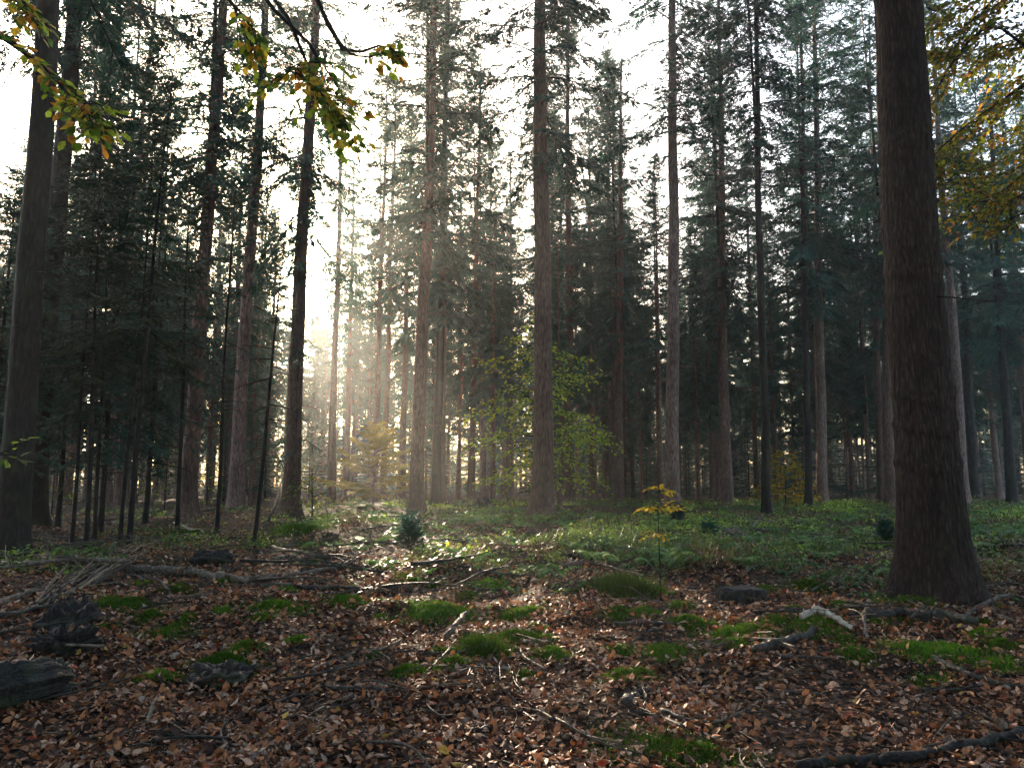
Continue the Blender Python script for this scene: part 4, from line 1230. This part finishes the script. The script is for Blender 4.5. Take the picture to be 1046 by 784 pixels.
# lumps: stumps, stones, rotten logs
def lump(label, px, py, w, h, m, name, cat, seed=0, sq=.65, jag=.35, flat_top=False, depth=.8, f=2.2, group=None):
    p = gp(px, py)
    d = p.y
    rx = w * d / F / 2; rz = h * d / F * .95; ry = rx * depth
    na, nr = 56, 26
    th = np.linspace(0, 2 * np.pi, na, endpoint=False)[None]; ph = np.linspace(.02, np.pi / 2 + .25, nr)[:, None]
    x = np.sign(np.cos(th)) * np.abs(np.cos(th)) ** sq; y = np.sign(np.sin(th)) * np.abs(np.sin(th)) ** sq
    X, Y, Z = np.sin(ph) ** sq * x, np.sin(ph) ** sq * y, np.sign(np.cos(ph)) * np.abs(np.cos(ph)) ** (sq * .8) + 0 * th
    rr = 1 + jag * fbm(X * f + seed, Y * f, Z * f, 4) + .12 * jag * vnoise(X * 11, Y * 11, Z * 3)
    X, Y, Z = X * rr, Y * rr, Z * rr
    if flat_top: Z = np.minimum(Z, .8 + .12 * fbm(X * 3, Y * 3, seed, 3))
    c = Vector((p.x, p.y + ry * .75, 0)); zg = gzf(c.x, c.y) - .03
    V = np.stack([c.x + X * rx, c.y + Y * ry, zg + Z * (rz + .03)], -1).reshape(-1, 3)
    i = np.arange(nr - 1)[:, None] * na; j = np.arange(na)[None]; j2 = (j + 1) % na
    Q = np.stack([i + j, i + na + j, i + na + j2, i + j2], -1).reshape(-1, 4)
    mb = MB(); mb.add(V, Q)
    mb.add(V.reshape(nr, na, 3)[0], None, [(0, k, k + 1) for k in range(1, na - 1)])
    return tag(mb.build(name, M[m], center=True, smooth=True), label, cat, group)

def stump(label, px, py, w, h, m, seed, n_roots=5, lean=0.0):
    rg = np.random.default_rng(seed)
    p = gp(px, py); d = p.y
    r = w * d / F / 2 * .72; H = h * d / F
    cx, cy0 = p.x, p.y + r * .8
    na = 72
    th = np.linspace(0, 2 * np.pi, na, endpoint=False)
    jag = .62 + .30 * vnoise(np.cos(th) * 1.6 + seed, np.sin(th) * 1.6) + .22 * vnoise(th * 9, seed) + .12 * vnoise(th * 22, seed + 3)
    top = H * np.clip(jag, .22, 1.05)
    groove = 1 + .10 * vnoise(th * 11, 3 + seed) + .05 * vnoise(th * 27, 8)
    lob = np.clip(np.sin(th * n_roots + seed) * .5 + .5, 0, 1) ** 1.5
    rows = []
    for s in np.linspace(-.15, 1, 14):
        z = top * max(s, 0) + (-.06 if s < 0 else 0)
        fl = 1 + (.25 + .75 * lob) * math.exp(-max(s, 0) * 4.5)
        rr = r * groove * fl * (1 + .05 * vnoise(np.cos(th) * 5, np.sin(th) * 5, s * 6 + seed))
        rows.append(np.stack([cx + rr * np.cos(th) + lean * z, cy0 + rr * np.sin(th), 0 * th + z], -1))
    for k, q in enumerate((.86, .7, .45, .2, .02)):           # broken rim and hollow heart
        z = top * (1 - .5 * (1 - q)) * (.96 - .5 * (k / 5)) + .02 * vnoise(th * 7, k)
        rr = r * groove * q
        rows.append(np.stack([cx + rr * np.cos(th) + lean * z, cy0 + rr * np.sin(th), z], -1))
    zg = gz(np.array([v[:, 0] for v in rows]), np.array([v[:, 1] for v in rows]))
    V = np.array(rows); V[..., 2] += gzf(cx, cy0) * .6 + zg * .4
    nr = len(rows)
    i = np.arange(nr - 1)[:, None] * na; j = np.arange(na)[None]; j2 = (j + 1) % na
    mb = MB(); mb.add(V.reshape(-1, 3), np.stack([i + j, i + j2, i + na + j2, i + na + j], -1).reshape(-1, 4))
    return tag(mb.build('tree_stump', M[m], center=True, smooth=True), label, 'tree stump', 'stumps in the wood')

lump('dark wet flat-topped stone on the leaves right of the yellow sapling', 759, 615, 48, 16, 'wood_black', 'rock', 'rock', 5, .6, .25, True, .7)
stump('black rotten stump below the grey branches at left', 62, 642, 62, 20, 'wood_black', 8)
lump('dark crumbling root chunk between the black stump and foreground log', 56, 671, 60, 15, 'wood_black', 'rotten_wood', 'rotten wood', 12, .95, .95, False, .6, 4.5)
lump('pale broken stump in the green cover right of the seedling', 748, 553, 26, 13, 'wood_mid', 'tree_stump', 'tree stump', 15, .7, .3, False, .6, 1.6)
lump('dark earth hummock capped with moss at lower left', 218, 701, 58, 11, 'wood_dark', 'earth_mound', 'earth mound', 18, .95, .9, False, .7, 4.0)
lump('low black brush-covered hummock left of the lone thin poles', 214, 577, 40, 9, 'wood_black', 'earth_mound', 'earth mound', 21, .9, .6, False, .7, 2.6)
stump('dark uprooted stump in the haze beside the snapped pole', 497, 519, 17, 13, 'wood_dark', 24, 4, -.4)
wood('root arm reaching left from the uprooted stump', [(472, 519), (486, 518, .1), (497, 515, .5)], 3, 'wood_dark', name='root', cat='root', forks=3)
wood('greenish rotten log end, nearest thing at the left edge', [(-60, 735, .02), (-5, 724, .05), (30, 716, .05), (58, 708, .03)], 48, 'wood_green', name='fallen_log', cat='log', group=GB, forks=0, taper=.85, sides=90, lift=.3, rough=.07, freq=3, wob=.03, groove=.14, jag=.10)
wood('dead stem leaning beside the stout glow trunk', [(270, 540), (280, 532, .35), (288, 528, 1.3)], 3, 'wood_dark', cat='branch', forks=2)
wood('short slanted stick standing in the cover right of the centre trunk', [(606, 533), (598, 528, .3)], 3, 'wood_dark', cat='branch', forks=0)

# brushwood: five larger dead branches, copied over the middle ground
rgb_ = np.random.default_rng(90)
bw = []
for k in range(6):
    mb = MB()
    L = rgb_.uniform(1.1, 2.4)
    S = smooth_path([[-L / 2, 0, .02], [-L * .15, rgb_.uniform(-.15, .15), rgb_.uniform(.03, .10)], [L * .2, rgb_.uniform(-.2, .2), rgb_.uniform(.03, .12)], [L / 2, rgb_.uniform(-.2, .2), .03]], 18)
    tube(mb, S, np.linspace(.026, .006, 18), 7, rough=.3, freq=20)
    for q in range(9):
        t = rgb_.integers(3, 17)
        e = np.array([rgb_.uniform(.1, .35), rgb_.normal(0, .25), rgb_.uniform(-.02, .22)])
        tube(mb, smooth_path([S[t], S[t] + e * .5 + rgb_.normal(0, .02, 3), S[t] + e], 5), np.linspace(.009, .002, 5), 4)
    bw.append(mb.mesh('brushwood', [M[['wood_dark', 'wood_dark', 'wood_black', 'wood_dark', 'wood_dark', 'wood_mid'][k]]], True))
for i in range(112):
    y = rgb_.uniform(8.5, 17) if i < 40 else rgb_.uniform(11, 25)
    x = rgb_.uniform(-.66, .1) * y if i % 3 and i < 40 else rgb_.uniform(-.6, .66) * y
    o = bpy.data.objects.new('dead_branch', bw[i % 6]); COL.objects.link(o)
    o.location = (x, y, gzf(x, y) + .02); o.rotation_euler = (rgb_.normal(0, .1), rgb_.normal(0, .06), rgb_.normal(0, .6) + (3.14 if i % 2 else 0)); q = rgb_.uniform(.6, 1.2); o.scale = (q, q, q)
    tag(o, 'bare side-twigged dead branch dropped among moss and leaves of the middle ground', 'branch', 'brushwood on the forest floor')

# small loose twigs: six shapes, copied
rgt = np.random.default_rng(80)
tw = []
for k in range(6):
    mb = MB()
    L = rgt.uniform(.3, .75)
    S = smooth_path([[-L / 2, 0, .01], [0, rgt.uniform(-.08, .08), rgt.uniform(.02, .06)], [L / 2, rgt.uniform(-.05, .05), .015]], 10)
    tube(mb, S, np.linspace(.009, .003, 10), 5, rough=.3, freq=30)
    for q in range(4):
        t = rgt.integers(2, 8)
        tube(mb, [S[t], S[t] + rgt.normal(0, .06, 3) * [1, 1, .4] + [.05, 0, .02], S[t] + rgt.normal(0, .1, 3) * [1, 1, .3] + [.1, 0, .02]], [.004, .003, .0015], 4)
    tw.append(mb.mesh('twig', [M[['wood_dark', 'wood_dark', 'wood_black', 'wood_mid', 'wood_dark', 'wood_dark'][k]]], True))
for i in range(150):
    y = 3.9 + 13 * rgt.random() ** 1.5; x = rgt.uniform(-1, 1) * (.64 * y)
    o = bpy.data.objects.new('fallen_twig', tw[i % 6]); COL.objects.link(o)
    o.location = (x, y, gzf(x, y) + .02); o.rotation_euler = (rgt.normal(0, .08), rgt.normal(0, .1), rgt.uniform(0, 6.28)); s = rgt.uniform(.6, 1.5); o.scale = (s, s, s)
    tag(o, 'short thin dead twig lying loose on the leaf litter', 'twig', 'loose twigs on the leaf litter')


# ------------------------------------------------------------------ haze
def haze():
    m = bpy.data.materials.new('mist')
    m.use_nodes = True
    n, l = m.node_tree.nodes, m.node_tree.links
    n.remove(n['Principled BSDF'])
    v = n.new('ShaderNodeVolumePrincipled')
    v.inputs['Color'].default_value = (.93, .95, .97, 1)
    v.inputs['Density'].default_value = .00072
    v.inputs['Anisotropy'].default_value = .68
    l.new(v.outputs[0], n['Material Output'].inputs['Volume'])
    mb = MB()
    x0, x1, y0, y1, z0, z1 = -300, 300, -200, 300, -3.2, 36
    V = [(x, y, z) for z in (z0, z1) for y in (y0, y1) for x in (x0, x1)]
    mb.add(V, [(0, 2, 3, 1), (4, 5, 7, 6), (0, 1, 5, 4), (2, 6, 7, 3), (0, 4, 6, 2), (1, 3, 7, 5)])
    tag(mb.build('haze', m), kind='stuff')
haze()
